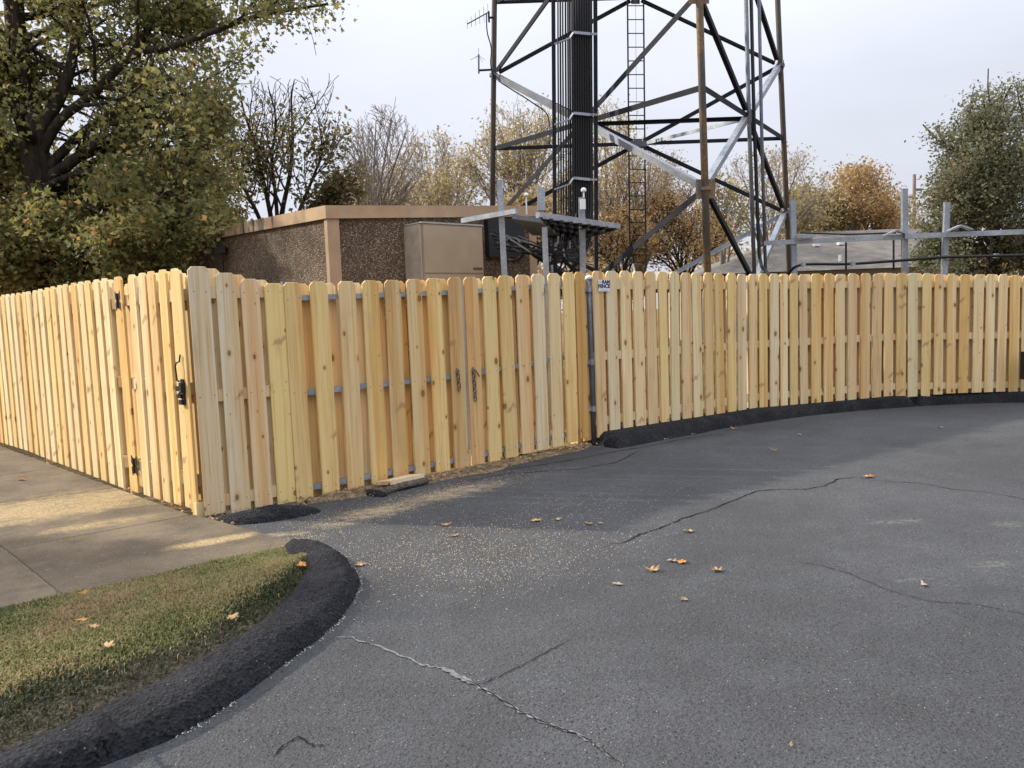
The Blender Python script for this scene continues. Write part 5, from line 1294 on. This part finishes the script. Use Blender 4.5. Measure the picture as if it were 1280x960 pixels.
# dense evergreen oak on the right
T = Tree(); YE = 23.0
_EL = [(90, 1400), (98, 1250), (104, 1232), (121, 1216), (140, 1194), (168, 1160), (176, 1157), (188, 1172), (226, 1162), (243, 1157), (264, 1163), (281, 1150), (305, 1150), (332, 1143)]
def _ev(p):
    x, y = project(p); return x > interp(y, _EL)+16*max(0, noise3(p, .8))+8*noise3(p, 2.1) and not (1261 < x < 1275 and y < 150)
EV = dict(keep=_ev, levels=3, seg=[5, 4, 3], wob=[.16, .22, .3], up=[.03, .03, .02], taper=.35, rmin=.008, sides=[6, 4, 3], kids=[15, 10, 0], start=[.12, .12, 0], spread=[.85, .9, .8], ratio=[.42, .45, .4], rr=.5)
for pix, r0, yj in (([(1245, 370), (1243, 290), (1242, 220), (1240, 160), (1238, 128)], .2, 0), ([(1245, 300), (1215, 230), (1205, 185), (1210, 160)], .1, -.6), ([(1244, 290), (1275, 210), (1285, 160), (1285, 120)], .1, .4),
                    ([(1244, 310), (1205, 270), (1185, 240), (1180, 215)], .09, .5), ([(1246, 320), (1200, 300), (1175, 285), (1165, 265)], .08, -.8), ([(1247, 330), (1300, 260), (1330, 200), (1335, 150)], .1, 0),
                    ([(1246, 340), (1205, 330), (1180, 325), (1160, 318)], .06, .3), ([(1246, 330), (1260, 280), (1265, 240), (1262, 200)], .08, -1.4), ([(1246, 335), (1225, 300), (1222, 260), (1225, 225)], .08, -1.5),
                    ([(1246, 345), (1290, 320), (1330, 300)], .06, -1), ([(1244, 260), (1195, 195), (1178, 182), (1166, 178)], .03, 0), ([(1246, 350), (1230, 335), (1210, 338), (1190, 345)], .06, -1.2)):
    poly(T, pix, YE, r0, .02, EV, 0, 6, yj)
finish(T, 'oak_tree', 'dense olive-green tree filling the right edge behind the galvanised rail', D(1245, 370, YE), 'bark', leaves([t for t in T.tips if noise3(t[0], 1.1) > -.35], 11, .19, .10, 0, .4, .24, .2, 0), 'leaf_live')

# a far-off wood closing the horizon
T = Tree()
WD = dict(BARE, levels=3, kids=[8, 5, 0], seg=[4, 3, 3])
for i in range(70):
    x = random.uniform(-300, 1550); Y = random.uniform(60, 85); hgt = random.uniform(5, 8)
    b = D(x, 380, Y); b = np.array((b.x, b.y, 0)); branch(T, b, (random.uniform(-.1, .1), 0, 1), hgt*.8, .12, 0, dict(WD, rmin=.02))
wd = link('woodland', leaves(T.tips, 3, .6, .45, 0, .5, .25, .2, 0), M['leaf_brown']); wd.data.name = 'woodland'
tag(wd, 'far-off brown autumn wood along the horizon behind everything', 'wood', kind='stuff')

# tree out of frame at the left whose shade crosses the walk and lawn
T = Tree(); 
base = np.array((-9.3, 5.78, 0.)); pts = [base+np.array((0.02*i*i*.1, 0, .86*i)) for i in range(6)]
dirs = [np.array((0, 0, 1.))]*6; T.tube(pts, np.linspace(.16, .07, 6), 8)
YT = dict(OAK, kids=[22, 9, 0], start=[.62, .1, 0], spread=[1.1, .9, .8], ratio=[.155, .45, .4], up=[.02, .02, 0])
limb(T, pts, np.linspace(.16, .07, 6), dirs, 4.3, 0, YT)
finish(T, 'unseen_young_tree', 'young olive-leaved tree beside the sidewalk, left of the picture', Vector(base), 'bark', leaves(T.tips, 26, .17, .15, 0, .4, .2, .1, 1), 'leaf_oak', None)

# ------------------------------------------------------------------ fallen leaves
def fallen_leaf(px, py, size, col, label, z=.006, lobes=5, group='fallen leaves'):
    p = G(px, py, z); mb = []; n = lobes*4; a0 = random.random()*6.28; cx, cy = random.choice((.4, 1.2, 3.5, 5.0)), random.uniform(-2, 2)
    V_ = [(0, 0, 0)]; asp = random.uniform(.5, .95)
    for i in range(n):
        a = 2*math.pi*i/n; r = size*.9*(.5 if i % 4 == 0 else .38 if i % 2 else .27)*random.uniform(.62, 1.15)*(1.3 if math.cos(a) > .5 else 1)
        V_.append((r*math.cos(a), r*math.sin(a)*asp, 0))
    W = []
    for (x, y, _) in V_:
        zz = cx*x*x*2.2+cy*x*y+abs(y)*random.uniform(.05, .25)+random.uniform(0, .10)*size; q = Matrix.Rotation(a0, 3, 'Z') @ Vector((x, y, zz)); W.append(q)
    zmin = min(q.z for q in W); W = [p+q-Vector((0, 0, zmin)) for q in W]
    m_ = MB().add(W, [(0, i+1, (i+1) % n+1) for i in range(n)])
    m_.tube([W[0]+Vector((0, 0, .001)), W[0].lerp(W[1+n//2], .9), W[1+n//2]*1.0+(W[1+n//2]-W[0])*.6], .0012, 4)
    o = m_.build('fallen_leaf', LEAFM[col]); tag(o, label, 'leaf', group); return o
LEAFM = {'tan': plain('dry_tan_leaf', (.32, .20, .09), .7, 0, .25, 40), 'orange': plain('dry_orange_leaf', (.40, .185, .045), .65, 0, .25, 40), 'pale': plain('dry_pale_leaf', (.29, .225, .15), .7, 0, .2, 40), 'rust': plain('dry_rust_leaf', (.36, .14, .03), .7, 0, .25, 40), 'yellow': plain('dry_yellow_leaf', (.40, .27, .09), .7, 0, .25, 40)}
for a_ in ((557, 656, .085, 'tan', 'curled tan leaf nearest the asphalt in front of the left gate leaf'), (569, 669, .075, 'tan', 'small tan leaf just below the curled leaf before the left gate leaf'),
           (671, 651, .085, 'yellow', 'yellow-tan leaf in front of the right gate leaf, left of a thin one'), (698, 649, .065, 'yellow', 'thin yellowish leaf right of the yellow-tan leaf before the right gate leaf'),
           (736, 655, .075, 'tan', 'tan leaf on the asphalt just left of the dark crack\'s lower end'), (751, 654, .045, 'pale', 'tiny pale leaf scrap beside the tan leaf near the dark crack'),
           (861, 664, .085, 'yellow', 'pale yellow leaf lying below the middle of the dark crack'), (815, 713, .10, 'tan', 'long tan leaf left of the bright orange leaf'),
           (841, 701, .08, 'pale', 'whitish leaf touching the bright orange leaf'), (853, 702, .105, 'orange', 'bright orange star-shaped leaf in the middle of the asphalt'),
           (897, 713, .09, 'tan', 'tan leaf right of the bright orange leaf'), (771, 730, .07, 'pale', 'pale leaf alone, lower left of the bright orange leaf'), (855, 749, .05, 'tan', 'small brown leaf alone below the bright orange leaf'),
           (1086, 596, .12, 'orange', 'orange-yellow leaf lying on the crack at the right'), (449, 706, .085, 'tan', 'tan leaf just off the tip of the rounded kerb'),
           (832, 549, .10, 'pale', 'whitish leaf at the foot of the right-hand kerb'), (866, 543, .08, 'tan', 'small tan leaf leaning on the right-hand kerb face'), (1175, 534.5, .09, 'pale', 'pale leaf far right on the shaded asphalt near the kerb'),
           (968, 563, .08, 'tan', 'small dull leaf on shaded asphalt below the kerb\'s middle'), (1000, 543.5, .07, 'pale', 'small pale leaf on shaded asphalt below the fence middle'), (918, 536, .09, 'yellow', 'yellow leaf close to the kerb below the fence'),
           (1155, 731, .07, 'pale', 'slim pale leaf on the lower right asphalt'), (989, 930, .03, 'tan', 'tiny tan leaf near the bottom edge of the asphalt')):
    fallen_leaf(*a_)
for a_ in ((105, 741, .085, 'orange', 'orange leaf on the lawn\'s edge against the sidewalk'), (102, 775, .08, 'orange', 'orange leaf in the grass, left of two paler ones'), (118, 783, .07, 'tan', 'tan leaf in the grass right of the orange leaf'),
           (135, 808, .07, 'tan', 'small tan leaf alone in the dry middle of the grass'), (290, 772, .07, 'tan', 'tan leaf on bare soil beside the rounded kerb'), (377, 707, .10, 'rust', 'rusty leaf tucked inside the tip of the rounded kerb')):
    fallen_leaf(*a_[:5], z=.115 if a_[0] > 100 else .1)
fallen_leaf(28, 600, .10, 'rust', 'dark brown curled leaf alone on the sidewalk', z=.036)
